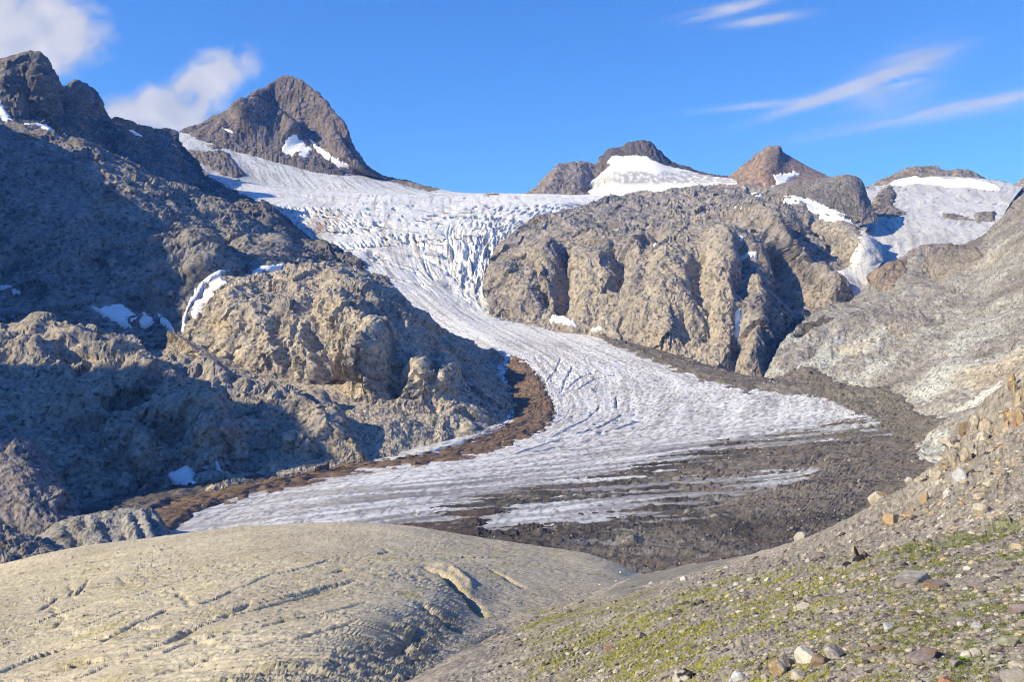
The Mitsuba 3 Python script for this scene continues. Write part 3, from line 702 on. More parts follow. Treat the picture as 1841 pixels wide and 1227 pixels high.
# ------------------------------------------------------------------ the rock masses round the tongue
def left_dome():
    p = Patch([
        [(285, 640, 1270), (390, 680, 1180), (475, 705, 1130), (558, 718, 1100), (650, 760, 1040), (722, 785, 1010), (805, 795, 1025), (885, 790, 1060), (970, 795, 1120)],
        [(300, 620, 1300), (400, 652, 1230), (480, 684, 1180), (560, 696, 1150), (650, 716, 1110), (722, 728, 1090), (802, 738, 1090), (880, 748, 1120), (945, 752, 1200)],
        [(325, 598, 1340), (398, 618, 1280), (473, 640, 1220), (556, 650, 1190), (640, 660, 1150), (724, 670, 1130), (800, 690, 1150), (880, 712, 1220), (938, 728, 1300)],
        [(342, 568, 1400), (402, 562, 1340), (480, 575, 1300), (560, 585, 1270), (640, 595, 1235), (724, 625, 1225), (795, 655, 1290), (870, 682, 1390), (925, 702, 1450)],
        [(362, 535, 1470), (420, 525, 1440), (490, 525, 1420), (565, 525, 1395), (640, 535, 1370), (720, 578, 1400), (790, 620, 1490), (855, 648, 1570), (912, 672, 1600)],
        [(385, 512, 1560), (440, 496, 1550), (500, 483, 1540), (570, 472, 1530), (640, 482, 1560), (705, 522, 1620), (765, 565, 1680), (835, 608, 1720), (915, 655, 1720)]],
        sz(345), sz(186), skyline=[(385, 512), (405, 503), (430, 497), (470, 489), (500, 482), (540, 473), (580, 471), (610, 473), (640, 481), (665, 494), (700, 518), (730, 540), (765, 566), (800, 588), (835, 607), (865, 622), (890, 637), (915, 655)], fall=0.3, back=(200, -160))
    # buttresses with dark clefts between them, right flank falling away
    for ln, w, h in (([(590, 545), (620, 580), (650, 620), (660, 670), (655, 710)], 30, 26), ([(690, 610), (680, 650), (665, 690), (655, 712)], 24, 26), ([(640, 610), (610, 640), (600, 690)], 22, -30),
                     ([(745, 650), (750, 690), (752, 720)], 18, 20), ([(715, 640), (710, 680), (705, 712)], 16, -22), ([(800, 655), (795, 690), (790, 715)], 20, 16), ([(460, 560), (480, 610), (500, 660)], 28, 18),
                     ([(520, 550), (545, 600), (560, 680)], 26, 20), ([(430, 520), (420, 570), (430, 630)], 26, 16), ([(560, 600), (580, 650), (585, 700)], 20, -18), ([(500, 590), (520, 640), (530, 680)], 16, -14),
                     ([(600, 500), (680, 560), (760, 610), (840, 650)], 30, 14), ([(660, 530), (720, 575), (800, 630)], 22, -12), ([(870, 640), (900, 660)], 22, 16), ([(450, 510), (520, 515), (590, 510)], 16, -10)):
        p.line(ln, w, h * 1.5)
    p.rebase()
    relief(p, 85, 8, 101, 'billow', 2, 0.5, (1, 1, 0.6))
    relief(p, 30, 3, 110, 'ridged', 2, 0.5, (1.1, 1.1, 0.5))
    m = smooth_mask(p, 120, 1024)
    relief(p, 9, 1.8, 115, 'ridged', 3, 0.65, (1.1, 1.1, 0.55), fade=m)
    facets(p, 42, 6.0, 1021)
    facets(p, 16, 3.0, 1022, fade=m)
    facets(p, 6.5, 1.6, 1023, fade=m)
    p.finish()
    c = rockcol(p, p.S, (0.45, 0.385, 0.30), (0.27, 0.24, 0.205), (0.54, 0.43, 0.275), 60, 7, flat=(0.43, 0.38, 0.31), flat_amt=0.35)
    p.emit('rock_hill', 'hill_material', c, False)
    tag('rock_hill', 'rounded rock hill left of the glacier bend with sunlit buttresses at its foot', 'hill', 'structure')
    return p


def lower_hill():
    p = Patch([
        [(-300, 1010, 713), (0, 990, 702), (70, 980, 713), (140, 965, 724), (220, 950, 736), (300, 925, 759), (380, 900, 782), (450, 885, 805), (530, 872, 834), (602, 862, 862), (655, 858, 891), (715, 855, 920)],
        [(-300, 920, 805), (0, 890, 793), (70, 885, 793), (140, 880, 805), (220, 880, 816), (300, 860, 845), (380, 842, 862), (450, 835, 880), (530, 832, 903), (600, 834, 922), (655, 835, 941), (715, 838, 968)],
        [(-300, 800, 920), (0, 775, 885), (70, 775, 885), (140, 775, 880), (220, 785, 880), (300, 785, 885), (380, 780, 897), (450, 780, 908), (530, 785, 920), (600, 800, 937), (665, 820, 957), (718, 832, 980)],
        [(-300, 690, 1035), (0, 665, 989), (70, 665, 989), (140, 670, 983), (220, 692, 966), (300, 708, 966), (380, 722, 966), (450, 735, 972), (530, 748, 972), (600, 765, 972), (668, 797, 983), (722, 827, 998)],
        [(-300, 620, 1127), (0, 612, 1070), (70, 605, 1070), (140, 612, 1070), (220, 640, 1052), (300, 665, 1046), (380, 688, 1035), (450, 709, 1033), (530, 729, 1018), (600, 748, 1003), (668, 782, 998), (722, 824, 1005)],
        [(-300, 590, 1208), (0, 578, 1150), (70, 568, 1150), (140, 576, 1150), (220, 603, 1138), (300, 632, 1127), (380, 660, 1104), (450, 690, 1081), (530, 712, 1058), (600, 735, 1035), (670, 772, 1018), (725, 820, 1012)]],
        sz(400), sz(178), skyline=[(-300, 590), (0, 576), (40, 569), (70, 566), (100, 568), (140, 577), (180, 590), (220, 604), (260, 618), (300, 632), (340, 646), (380, 660), (420, 677), (450, 690), (490, 700), (530, 708), (570, 716), (600, 728), (640, 750), (670, 770), (700, 795), (725, 820)], fall=0.25, back=(120, -70))
    for ln, w, h in (([(60, 590), (100, 610), (150, 640), (140, 680)], 20, -10), ([(0, 640), (60, 620), (120, 600)], 18, 9), ([(190, 640), (250, 660), (290, 690), (270, 710)], 26, 16), ([(280, 690), (230, 720), (180, 715)], 14, -14),
                     ([(290, 640), (350, 655), (420, 690)], 14, 8), ([(380, 700), (440, 715), (520, 712)], 16, -9), ([(470, 720), (540, 730), (590, 760), (600, 800)], 26, 14), ([(330, 720), (380, 760), (390, 810)], 26, 16), ([(290, 740), (300, 800), (280, 850)], 22, -18),
                     ([(230, 750), (250, 800), (260, 840)], 24, 14), ([(100, 740), (160, 760), (190, 800)], 16, -16), ([(130, 700), (160, 730)], 22, 12), ([(460, 760), (470, 800), (440, 830)], 18, -12), ([(640, 790), (680, 800), (700, 825)], 14, -10), ([(200, 800), (230, 850), (260, 880)], 24, -20),
                     ([(395, 735), (470, 745), (540, 745)], 10, -6)):
        p.line(ln, w, h * 1.6)
    p.rebase()
    relief(p, 75, 12, 121, 'billow', 2, 0.5, (1, 1, 0.7))
    relief(p, 26, 2.5, 130, 'billow', 2, 0.5, (1, 1, 0.6))
    m = smooth_mask(p, 90, 1034, 0.2)
    relief(p, 8, 1.4, 133, 'ridged', 3, 0.65, (1, 1, 0.6), fade=m)
    facets(p, 34, 5, 1031)
    facets(p, 13, 2.4, 1032, fade=m)
    facets(p, 5.5, 1.3, 1033, fade=m)
    p.finish()
    c = rockcol(p, p.S, (0.35, 0.305, 0.25), (0.21, 0.19, 0.17), (0.41, 0.335, 0.24), 50, 8, flat=(0.40, 0.35, 0.275), flat_amt=0.55)
    p.emit('rock_hill_001', 'hill_material', c, False)
    tag('rock_hill_001', 'long hummocky rock hill at the lower left, mostly in shade with a sunlit crest', 'hill', 'structure')
    return p


def knob(name, rows, sky, label, nu, nv, lam, amp, cols, seed, back=(60, -40), gul=()):
    p = Patch(rows, sz(nu), sz(nv), skyline=sky, fall=0.4, back=back, sink=(-15, -15))
    for ln, w, h in gul: p.line(ln, w, h)
    relief(p, lam, amp, seed, 'billow', 4, 0.5, (1, 1, 0.5))
    relief(p, lam * 0.3, amp * 0.35, seed + 9, 'billow', 5, 0.6, (1, 1, 0.7))
    p.finish()
    p.emit(name, 'hill_material', rockcol(p, p.S, *cols, lam, seed), False)
    tag(name, label, 'hill', 'structure')
    return p


def talus():
    p = Patch([
        [(500, 855, 839), (600, 845, 872), (690, 842, 905), (770, 826, 948), (850, 806, 1003), (930, 775, 1090)],
        [(470, 800, 948), (580, 800, 959), (670, 805, 970), (750, 795, 1008), (830, 780, 1068), (915, 755, 1155)],
        [(430, 735, 989), (560, 745, 999), (650, 760, 1009), (725, 758, 1030), (810, 760, 1072), (905, 745, 1156)],
        [(380, 660, 1120), (500, 692, 1130), (590, 708, 1110), (680, 725, 1089), (790, 742, 1099), (900, 742, 1159)],
        [(300, 590, 1330), (400, 640, 1269), (480, 676, 1220), (600, 690, 1179), (760, 710, 1179), (890, 730, 1230)]],
        sz(230), sz(120), back=(100, -60), sink=(-20, -40))
    p.line([(600, 745), (650, 770), (690, 800)], 10, -4).line([(720, 735), (770, 760), (820, 775)], 10, -4).line([(690, 720), (760, 735), (850, 745)], 14, 5).line([(760, 745), (800, 760), (840, 770)], 20, 4)
    relief(p, 60, 4, 141, 'billow', 4, 0.5)
    relief(p, 14, 1.2, 143, 'billow', 4, 0.6)
    facets(p, 14, 1.0, 1051)
    facets(p, 5, 0.6, 1052)
    p.finish()
    c = rockcol(p, p.S, (0.42, 0.36, 0.28), (0.31, 0.265, 0.21), (0.46, 0.39, 0.29), 35, 9, flat_amt=0.3, flat=(0.44, 0.38, 0.29))
    p.emit('scree_slope', 'hill_material', c, False)
    tag('scree_slope', 'beige rubble slope between the rounded rock hill and the brown moraine', 'scree slope', 'structure')
    return p


def rock_face():
    rows = [
        [(880, 610, 1990), (950, 625, 1930), (1015, 640, 1880), (1085, 650, 1820), (1155, 672, 1750), (1225, 688, 1690), (1295, 706, 1650), (1355, 710, 1650), (1410, 680, 1730), (1455, 645, 1830), (1505, 645, 1880), (1540, 645, 1890)],
        [(880, 565, 2100), (950, 588, 2020), (1010, 598, 1960), (1080, 608, 1900), (1155, 634, 1820), (1225, 652, 1760), (1295, 672, 1720), (1355, 676, 1720), (1405, 645, 1800), (1450, 612, 1900), (1500, 605, 1950), (1535, 610, 1960)],
        [(870, 525, 2190), (935, 540, 2120), (1005, 540, 2065), (1075, 535, 2030), (1155, 540, 1965), (1230, 545, 1890), (1305, 545, 1870), (1370, 550, 1890), (1420, 545, 1990), (1475, 542, 2060), (1505, 552, 2060), (1535, 566, 2060)],
        [(880, 480, 2360), (940, 458, 2330), (1010, 440, 2290), (1085, 435, 2270), (1165, 440, 2230), (1245, 435, 2180), (1315, 432, 2150), (1380, 435, 2200), (1430, 450, 2330), (1490, 465, 2300), (1530, 490, 2230), (1560, 512, 2200)],
        [(905, 440, 2480), (965, 408, 2520), (1040, 392, 2560), (1110, 390, 2570), (1190, 388, 2570), (1265, 382, 2560), (1335, 378, 2560), (1400, 375, 2590), (1455, 388, 2600), (1510, 412, 2480), (1550, 440, 2380), (1578, 470, 2320)],
        [(935, 428, 2560), (985, 388, 2760), (1050, 366, 2900), (1120, 350, 3000), (1200, 338, 3050), (1270, 335, 3050), (1345, 331, 3000), (1400, 336, 2950), (1450, 350, 2850), (1500, 372, 2700), (1545, 402, 2560), (1580, 445, 2440)]]
    p = Patch(rows, sz(405), sz(250), skyline=[(935, 428), (945, 405), (965, 395), (985, 388), (1010, 377), (1040, 368), (1070, 360), (1100, 353), (1150, 346), (1200, 339), (1260, 335), (1310, 331), (1345, 331), (1400, 337)], fall=0.18, back=(300, -120))
    for ln, w, h in (([(1012, 440), (1014, 490), (1012, 530), (1008, 570)], 16, -40), ([(985, 440), (975, 490), (985, 540)], 40, 22), ([(905, 480), (930, 520), (960, 560)], 36, 26), ([(960, 470), (970, 510), (985, 560)], 14, -24),
                     ([(1050, 440), (1055, 490), (1060, 540), (1060, 580)], 45, 16), ([(1100, 440), (1120, 480), (1118, 530)], 20, -26), ([(1148, 420), (1150, 470), (1145, 540), (1150, 600)], 30, 22), ([(1085, 460), (1090, 520)], 26, 14),
                     ([(1215, 430), (1195, 480), (1185, 540), (1195, 600), (1210, 640)], 46, 30), ([(1258, 450), (1255, 500), (1270, 560), (1275, 620)], 22, -28), ([(1290, 410), (1310, 440), (1300, 500), (1310, 560)], 40, 26), ([(1335, 440), (1340, 480), (1330, 540)], 18, -30),
                     ([(1330, 385), (1370, 405), (1392, 440), (1430, 490), (1480, 525), (1525, 540)], 45, 50), ([(1400, 460), (1420, 510), (1435, 545)], 45, -55), ([(1345, 480), (1360, 540), (1355, 610), (1340, 660)], 26, 20), ([(1328, 560), (1330, 620), (1320, 670)], 14, -22),
                     ([(1390, 560), (1400, 600), (1385, 640)], 30, 16), ([(1430, 580), (1400, 620), (1380, 668)], 16, -30), ([(1500, 400), (1540, 440), (1560, 480)], 40, 20), ([(1440, 390), (1490, 430), (1520, 480)], 30, -18), ([(1165, 430), (1175, 415), (1185, 440)], 20, -18), ([(1225, 560), (1230, 620)], 18, -18)):
        p.line(ln, w, h * 1.35)
    p.rebase()
    relief(p, 130, 9, 151, 'billow', 2, 0.5, (1.1, 1.1, 0.4))
    relief(p, 48, 4.5, 165, 'ridged', 2, 0.5, (1.3, 1.3, 0.3))
    wall = sstep(415, 465, p.py)
    m = smooth_mask(p, 170, 1044, 0.3) * (1 - 0.6 * wall)
    relief(p, 14, 2.6, 160, 'ridged', 3, 0.65, (1.1, 1.1, 0.4), fade=m)
    relief(p, 17, 4.2, 167, 'ridged', 3, 0.6, (1.2, 1.2, 0.10), 0.25, fade=wall)
    facets(p, 80, 9, 1041, (1, 1, 0.28))
    facets(p, 27, 4.4, 1042, (1, 1, 0.5), fade=m)
    facets(p, 11, 2.6, 1043, (1, 1, 0.6), fade=m)
    p.finish()
    c = rockcol(p, p.S, (0.31, 0.26, 0.205), (0.19, 0.165, 0.145), (0.39, 0.295, 0.195), 100, 10, flat_amt=0.3)
    tanz = np.max([sdist(p.px, p.py, q) for q in ([(1160, 640), (1165, 560), (1180, 470), (1230, 420), (1300, 430), (1310, 520), (1330, 690), (1200, 680)], [(1015, 600), (1015, 470), (1090, 470), (1110, 600)])], axis=0)
    k = 0.75 * sstep(-25, 25, tanz + 30 * fbm(p.S / 60, 4, 169))
    c = c * (1 - k[..., None]) + (np.array((0.35, 0.30, 0.235)) * (1 + 0.7 * fbm(p.S / 11, 3, 168))[..., None]) * k[..., None]
    c = c * np.array((1.06, 1.10, 1.17))
    p.emit('rock_face', 'rock_material', c, False)
    tag('rock_face', 'massive brown grey cliff between the icefall and the hanging glacier', 'cliff', 'structure')
    for q, l in (([(1322, 560), (1330, 556), (1334, 572), (1336, 590), (1328, 610), (1323, 590)], 'narrow white snow streak in a gully low on the central cliff'),
                 ([(1338, 450), (1350, 450), (1362, 460), (1346, 458)], 'tiny snow spot on a ledge in the middle of the cliff'),
                 ([(1408, 354), (1440, 356), (1470, 364), (1500, 374), (1525, 388), (1500, 384), (1450, 372), (1410, 364)], 'long narrow snow ledge under the round rock knob on the right'),
                 ([(1445, 368), (1490, 376), (1530, 395), (1550, 412), (1540, 420), (1500, 402), (1460, 385)], 'grey ice strip below the narrow snow ledge'),
                 ([(1352, 346), (1364, 346), (1376, 356), (1360, 354)], 'small snow dash on the crest of the cliff left of the knob'),
                 ([(1318, 380), (1330, 379), (1334, 388), (1320, 388)], 'white snow dot on the upper slope of the cliff'),
                 ([(1340, 428), (1332, 436)] + [(1328, 430)], 'faint snow fleck near the cliff top'),
                 ([(1172, 445), (1184, 432), (1190, 434), (1178, 450)], 'small pale snow fleck on the cliff face above the pillar')):
        snow(p, q, l, 4, 30, 2.0)
    return p


def round_knob():
    return knob('rock_hill_002', [
        [(1375, 365, 2760), (1430, 364, 2760), (1490, 376, 2760), (1545, 396, 2740), (1580, 392, 2780)],
        [(1382, 352, 2800), (1432, 350, 2790), (1492, 358, 2780), (1545, 375, 2770), (1570, 372, 2820)],
        [(1388, 340, 2860), (1434, 332, 2850), (1494, 333, 2830), (1542, 342, 2820), (1562, 355, 2880)],
        [(1392, 334, 2950), (1436, 323, 2950), (1496, 317, 2950), (1538, 316, 2950), (1557, 342, 2970)]],
        [(1392, 334), (1410, 328), (1436, 323), (1470, 321), (1496, 317), (1520, 313), (1537, 315), (1548, 321), (1553, 330), (1557, 342)], 'dark round rock knob on the right skyline casting shadow on the ice', 110, 60, 45, 5,
        ((0.26, 0.225, 0.19), (0.18, 0.16, 0.145), (0.33, 0.26, 0.18)), 171, back=(160, -150))


def right_slope():
    p = Patch([
        [(1350, 735, 1340), (1440, 750, 1240), (1530, 765, 1130), (1600, 790, 1020), (1650, 835, 880), (1740, 870, 760), (1870, 880, 640), (2050, 860, 560)],
        [(1370, 688, 1490), (1450, 697, 1380), (1530, 706, 1280), (1600, 713, 1180), (1652, 745, 1030), (1735, 752, 920), (1860, 735, 780), (2050, 690, 690)],
        [(1392, 640, 1600), (1470, 640, 1500), (1550, 642, 1400), (1620, 648, 1300), (1690, 668, 1150), (1770, 668, 1030), (1880, 645, 900), (2050, 590, 790)],
        [(1422, 598, 1750), (1500, 582, 1680), (1580, 575, 1600), (1650, 575, 1500), (1720, 580, 1380), (1790, 575, 1250), (1890, 550, 1100), (2050, 480, 940)],
        [(1465, 564, 1900), (1540, 546, 1900), (1620, 522, 1850), (1690, 508, 1750), (1750, 500, 1650), (1810, 485, 1500), (1900, 450, 1350), (2050, 370, 1140)],
        [(1510, 546, 2030), (1580, 516, 2050), (1655, 478, 2000), (1725, 460, 1960), (1778, 440, 1850), (1832, 405, 1750), (1910, 350, 1600), (2050, 270, 1400)],
        [(1530, 542, 2120), (1590, 495, 2180), (1655, 445, 2230), (1720, 444, 2200), (1772, 430, 2150), (1802, 390, 2100), (1860, 330, 2050), (2050, 230, 1900)]],
        sz(350), sz(230), skyline=[(1530, 547), (1548, 543), (1557, 520), (1567, 500), (1590, 482), (1612, 469), (1635, 452), (1655, 442), (1672, 438), (1700, 440), (1725, 444), (1750, 448), (1765, 442), (1775, 420), (1785, 405), (1802, 390), (1820, 365), (1841, 345), (1870, 320), (2050, 230)], fall=0.12, back=(250, -160))
    for ln, w, h in (([(1475, 578), (1455, 583), (1440, 592), (1436, 604)], 10, -42), ([(1500, 580), (1470, 620), (1450, 650)], 14, -9), ([(1530, 585), (1500, 640), (1475, 665)], 12, -9), ([(1650, 470), (1670, 490), (1690, 510)], 22, -16), ([(1665, 445), (1660, 465), (1668, 480)], 16, -16),
                     ([(1610, 485), (1590, 500), (1570, 515)], 26, 18), ([(1841, 420), (1760, 480), (1640, 560), (1560, 620)], 30, 10), ([(1640, 590), (1560, 660)], 16, -6), ([(1700, 600), (1600, 680)], 14, -6), ([(1780, 440), (1700, 520), (1620, 560)], 22, -8)):
        p.line(ln, w, h)
    B = p.B
    # rills run down the slope (towards lower left and forward)
    dn = np.array([-0.62, -0.30, -0.55])
    dn /= np.linalg.norm(dn)
    al = B @ dn
    sd = np.cross(dn, [0.35, -0.75, 0.5])
    sd /= np.linalg.norm(sd)
    ac = B @ sd
    p.rebase()
    B = p.B
    wv = gn(np.stack([ac / 60, al / 90, ac * 0], -1), 5) * 0.5
    p.D += 6.5 * octs(np.stack([ac / 20 + wv, al / 150, ac * 0 + 3], -1), 4, 181, lambda x: -np.abs(x) * 2 + 0.6, 0.65, rot=False)
    relief(p, 80, 3.5, 183, 'billow', 3, 0.5)
    relief(p, 13, 1.2, 185, 'ridged', 4, 0.7)
    facets(p, 22, 1.5, 1061)
    facets(p, 8, 0.9, 1062)
    p.finish()
    S = p.S
    st = fbm(np.stack([ac / 24 + gn(S / 120, 3), al / 300, ac * 0], -1), 5, 187, 0.62, rot=False)
    fs = fbm(np.stack([ac / 6 + wv, al / 45, ac * 0], -1), 3, 197, 0.6, rot=False)
    a = fbm(S / 150, 4, 189)
    c = mixc((0.245, 0.225, 0.215), (0.35, 0.33, 0.305), sstep(-0.3, 0.35, st + 0.4 * a))
    c = mixc(c, (0.44, 0.45, 0.425), 0.8 * sstep(-0.1, 0.3, fbm(S / 110, 3, 198) + 0.4 * st) * (0.3 + 0.7 * sstep(540, 640, p.py)))
    c = mixc(c, (0.41, 0.35, 0.275), 0.75 * sstep(0.1, 0.35, fbm(np.stack([ac / 45 + wv, al / 160, ac * 0 + 8], -1), 4, 191, rot=False)))
    c = mixc(c, (0.24, 0.215, 0.20), 0.7 * sstep(620, 470, p.py) * sstep(-0.2, 0.3, fbm(S / 70, 4, 199)))
    bright = np.clip(sdist(p.px, p.py, [(1800, 680), (1810, 700), (1770, 728), (1720, 745), (1700, 742), (1740, 715), (1780, 690)]) / 12 + 1.5 * st, 0, 1)
    c = mixc(c, (0.62, 0.61, 0.57), bright * 0.85)
    c = c * (1 + 0.5 * fs)[..., None]
    c = mixc(c, (0.22, 0.195, 0.175), 0.6 * sstep(0.2, 0.45, fbm(S / 45, 4, 193)))
    c = c * (1 + 0.7 * fbm(S / 6, 3, 195))[..., None]
    c = c * np.array((0.90, 0.93, 0.97))
    p.emit('scree_slope_001', 'hill_material', c, False)
    tag('scree_slope_001', 'pale grey and ochre streaked scree slope rising to the right edge', 'scree slope', 'structure')
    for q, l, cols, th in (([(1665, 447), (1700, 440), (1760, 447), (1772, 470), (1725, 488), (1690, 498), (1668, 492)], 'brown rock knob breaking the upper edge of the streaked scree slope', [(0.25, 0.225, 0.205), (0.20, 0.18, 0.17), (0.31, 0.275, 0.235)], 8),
                           ([(1560, 502), (1585, 488), (1602, 476), (1632, 462), (1628, 486), (1606, 516), (1578, 526)], 'reddish brown crag between the ice tongue and the scree slope', [(0.26, 0.205, 0.175), (0.17, 0.15, 0.14), (0.32, 0.265, 0.21)], 12),
                           ([(1436, 588), (1455, 578), (1482, 570), (1500, 574), (1478, 582), (1452, 596), (1440, 606)], 'painted dark recess shade at the top left of the scree slope', [(0.10, 0.095, 0.09), (0.08, 0.075, 0.07), (0.16, 0.15, 0.14)], 5)):  # last sheet: near-black colour painting the shade of a recess
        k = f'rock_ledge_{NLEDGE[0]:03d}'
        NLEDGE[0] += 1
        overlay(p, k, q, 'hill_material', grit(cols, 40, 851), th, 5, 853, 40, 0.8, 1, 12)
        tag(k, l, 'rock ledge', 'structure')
    overlay(p, 'moraine_006', [(1372, 692), (1400, 680), (1436, 660), (1476, 666), (1500, 686), (1560, 699), (1592, 698), (1622, 712), (1652, 744), (1704, 754), (1650, 800), (1560, 770), (1450, 740)], 'hill_material', grit([(0.115, 0.108, 0.105), (0.16, 0.15, 0.14), (0.22, 0.205, 0.185)], 25, 881), 4, 7, 883, 18, 0.7, 1, 5.0)
    tag('moraine_006', 'dark grey rubble apron spread along the foot of the streaked scree slope', 'moraine', 'structure')
    return p


def off_frame_ridge():
    """The ridge goes on to the left, outside the frame: its crest throws the long shadow on the wall."""
    Y, X, Z = np.array(RIDGE).T
    n = sz(110)
    t = np.linspace(0, 1, n)
    tt = np.linspace(0, 1, len(Y))
    cx, cy, cz = (PchipInterpolator(tt, v)(t) for v in (X, Y, Z))
    hw = np.interp(cy, [600, 1400], [430, 720])
    w = np.linspace(-1, 1, 61)
    q = np.sign(w) * np.abs(w) ** 1.0
    XX = cx[:, None] + q[None] * hw[:, None]
    YY = cy[:, None] + 0 * XX
    ZZ = -260 + (cz[:, None] + 260) * (1 - np.abs(w)[None] ** 0.9)
    B = np.stack([XX, YY, ZZ], -1)
    B[..., 2] += 45 * ridged(B / 260, 5, 211) * (1 - np.abs(w)[None] ** 4)
    c = np.array((0.27, 0.24, 0.205)) * (1 + 0.4 * fbm(B / 60, 4, 213))[..., None]
    put_grid('mountain_005', B, 'rock_material', c, False)
    tag('mountain_005', 'rocky ridge continuing left beyond the frame edge', 'mountain', 'structure')


RIDGE = [(150, -1150, -90), (350, -1150, 170), (520, -1150, 390), (680, -1170, 320), (850, -1220, 180), (1050, -1350, 310), (1250, -1480, 500), (1500, -1560, 610), (1850, -1630, 660), (2100, -1720, 610), (2400, -1850, 610)]  # Y, X, height


def valley_floor():
    g = np.stack(np.meshgrid(np.linspace(-6000, 6000, 100), np.linspace(-3000, 8000, 92)), -1)
    x, y = g[..., 0], g[..., 1]
    z = -255 + 40 * fbm(np.stack([x / 700, y / 700, 0 * x], -1), 4, 3) + 420 * sstep(2200, 4500, y) + 380 * sstep(4500, 7500, y) + 300 * sstep(1800, 5000, np.abs(x))
    z = np.where(y < 300, np.minimum(z, -120), z)
    S = np.stack([x, y, z], -1)
    put_grid('ground', S, 'rock_material', np.array((0.25, 0.225, 0.195)) * (1 + 0.4 * fbm(S / 200, 3, 4))[..., None], False)
    tag('ground', 'rocky valley floor under the glacier and the hills', 'ground', 'structure')


# ------------------------------------------------------------------ the near ground
def gravel_hill():
    p = Patch([
        [(-400, 1520, 45), (0, 1470, 45), (230, 1410, 44), (400, 1350, 46), (540, 1310, 50), (670, 1270, 56), (790, 1235, 68), (905, 1175, 92), (985, 1230, 92)],
        [(-400, 1420, 62), (0, 1380, 60), (240, 1320, 58), (430, 1262, 60), (560, 1232, 62), (680, 1210, 68), (795, 1188, 80), (915, 1145, 105), (995, 1200, 105)],
        [(-400, 1270, 85), (0, 1240, 84), (250, 1192, 82), (480, 1152, 82), (610, 1142, 84), (720, 1140, 92), (835, 1140, 104), (950, 1112, 116), (1040, 1132, 110)],
        [(-400, 1175, 120), (0, 1142, 120), (250, 1102, 118), (500, 1072, 118), (640, 1067, 118), (770, 1075, 122), (900, 1085, 134), (1025, 1085, 138), (1110, 1108, 132)],
        [(-400, 1112, 170), (0, 1072, 170), (250, 1030, 170), (500, 1002, 172), (650, 997, 172), (800, 1007, 172), (960, 1030, 170), (1095, 1050, 166), (1180, 1070, 160)],
        [(-400, 1065, 230), (0, 1016, 230), (250, 965, 235), (500, 945, 240), (650, 943, 240), (800, 957, 235), (1000, 992, 225), (1145, 1030, 200), (1230, 1052, 195)]],
        sz(530), sz(212), skyline=[(-400, 1065), (0, 1014), (60, 1000), (150, 983), (220, 972), (300, 961), (380, 953), (450, 947), (520, 943), (600, 942), (680, 943), (740, 947), (800, 955), (860, 965), (920, 975), (1000, 989), (1060, 1000), (1100, 1012), (1145, 1032), (1230, 1052)], fall=0.15, back=(60, -45), sink=(-12, -14))
    B = p.B
    A = 1.0
    for ln, w, h in (([(0, 1215), (80, 1182), (170, 1152), (250, 1132), (320, 1125), (390, 1108), (450, 1085), (530, 1070), (600, 1052), (640, 1045)], 0.62, -1.9),
                     ([(60, 1225), (150, 1195), (240, 1172), (310, 1152), (345, 1128), (420, 1105), (500, 1085), (560, 1068), (625, 1048)], 0.58, -1.9),
                     ([(110, 1235), (200, 1195), (300, 1172), (335, 1155), (420, 1132), (520, 1110), (610, 1092), (660, 1080)], 0.4, -0.8), ([(0, 1160), (60, 1140), (150, 1125), (230, 1095), (300, 1085)], 0.45, -0.7),
                     ([(0, 1035), (120, 1016), (200, 1006), (300, 990), (360, 982)], 0.35, -0.45), ([(0, 1062), (90, 1045), (200, 1030)], 0.35, -0.35), ([(430, 1122), (500, 1108), (560, 1100)], 0.4, -0.5), ([(0, 1130), (70, 1115), (150, 1085), (240, 1068), (330, 1040), (420, 1022)], 0.45, -0.8), ([(180, 1165), (230, 1128), (300, 1100), (360, 1090), (430, 1062)], 0.45, -0.9), ([(250, 1215), (360, 1180), (470, 1150), (560, 1130), (640, 1112)], 0.4, -0.7), ([(430, 1062), (480, 1040), (560, 1020), (610, 1000)], 0.4, -0.6), ([(330, 1155), (400, 1150), (470, 1128)], 0.4, -0.7), ([(60, 1100), (100, 1075), (140, 1065), (160, 1040)], 0.4, -0.6), ([(20, 1200), (110, 1172), (200, 1160)], 0.8, 0.5),
                     ([(125, 1050), (130, 1068), (150, 1058), (200, 1050)], 0.35, -0.4), ([(80, 1085), (110, 1108), (95, 1128)], 0.4, -0.5), ([(585, 1036), (620, 1027)], 0.3, -0.35), ([(300, 1060), (330, 1075), (340, 1090)], 0.35, -0.35)):
        p.line(ln, w, h, 2.0, 200, 14, 2.2)
    for ln, w, h in (([(765, 1022), (800, 1035), (820, 1055), (850, 1085), (865, 1110)], 0.8, -2.2), ([(775, 1018), (815, 1025), (840, 1045), (848, 1060)], 0.8, 0.7), ([(880, 1025), (905, 1040), (940, 1060)], 0.5, -0.8), ([(680, 998), (700, 992), (690, 985)], 0.4, -0.4),
                     ([(815, 1002), (850, 1004), (920, 1006)], 0.4, -0.4), ([(700, 1170), (740, 1150), (760, 1130)], 0.8, -0.9), ([(760, 1085), (800, 1120), (830, 1140)], 0.7, -0.9)):
        p.line(ln, w, h, 2.0, 160, 9, 0.9)
    # cracked hummocky bands, smooth sand between
    band = sstep(-0.05, 0.35, fbm(B / np.array([16, 9, 8]), 3, 221) + 0.55 * np.exp(-((p.py - 1075 + (p.px - 400) * 0.18) / 55) ** 2) - 0.12 + 0.6 * sstep(700, 820, p.px) * sstep(1020, 1080, p.py))
    crag = sdist(p.px, p.py, [(330, 1290), (380, 1210), (430, 1180), (520, 1170), (600, 1150), (700, 1120), (760, 1080), (820, 1090), (860, 1110), (800, 1180), (760, 1300)])
    crag = sstep(-10, 35, crag + 22 * fbm(B / 6, 3, 223))
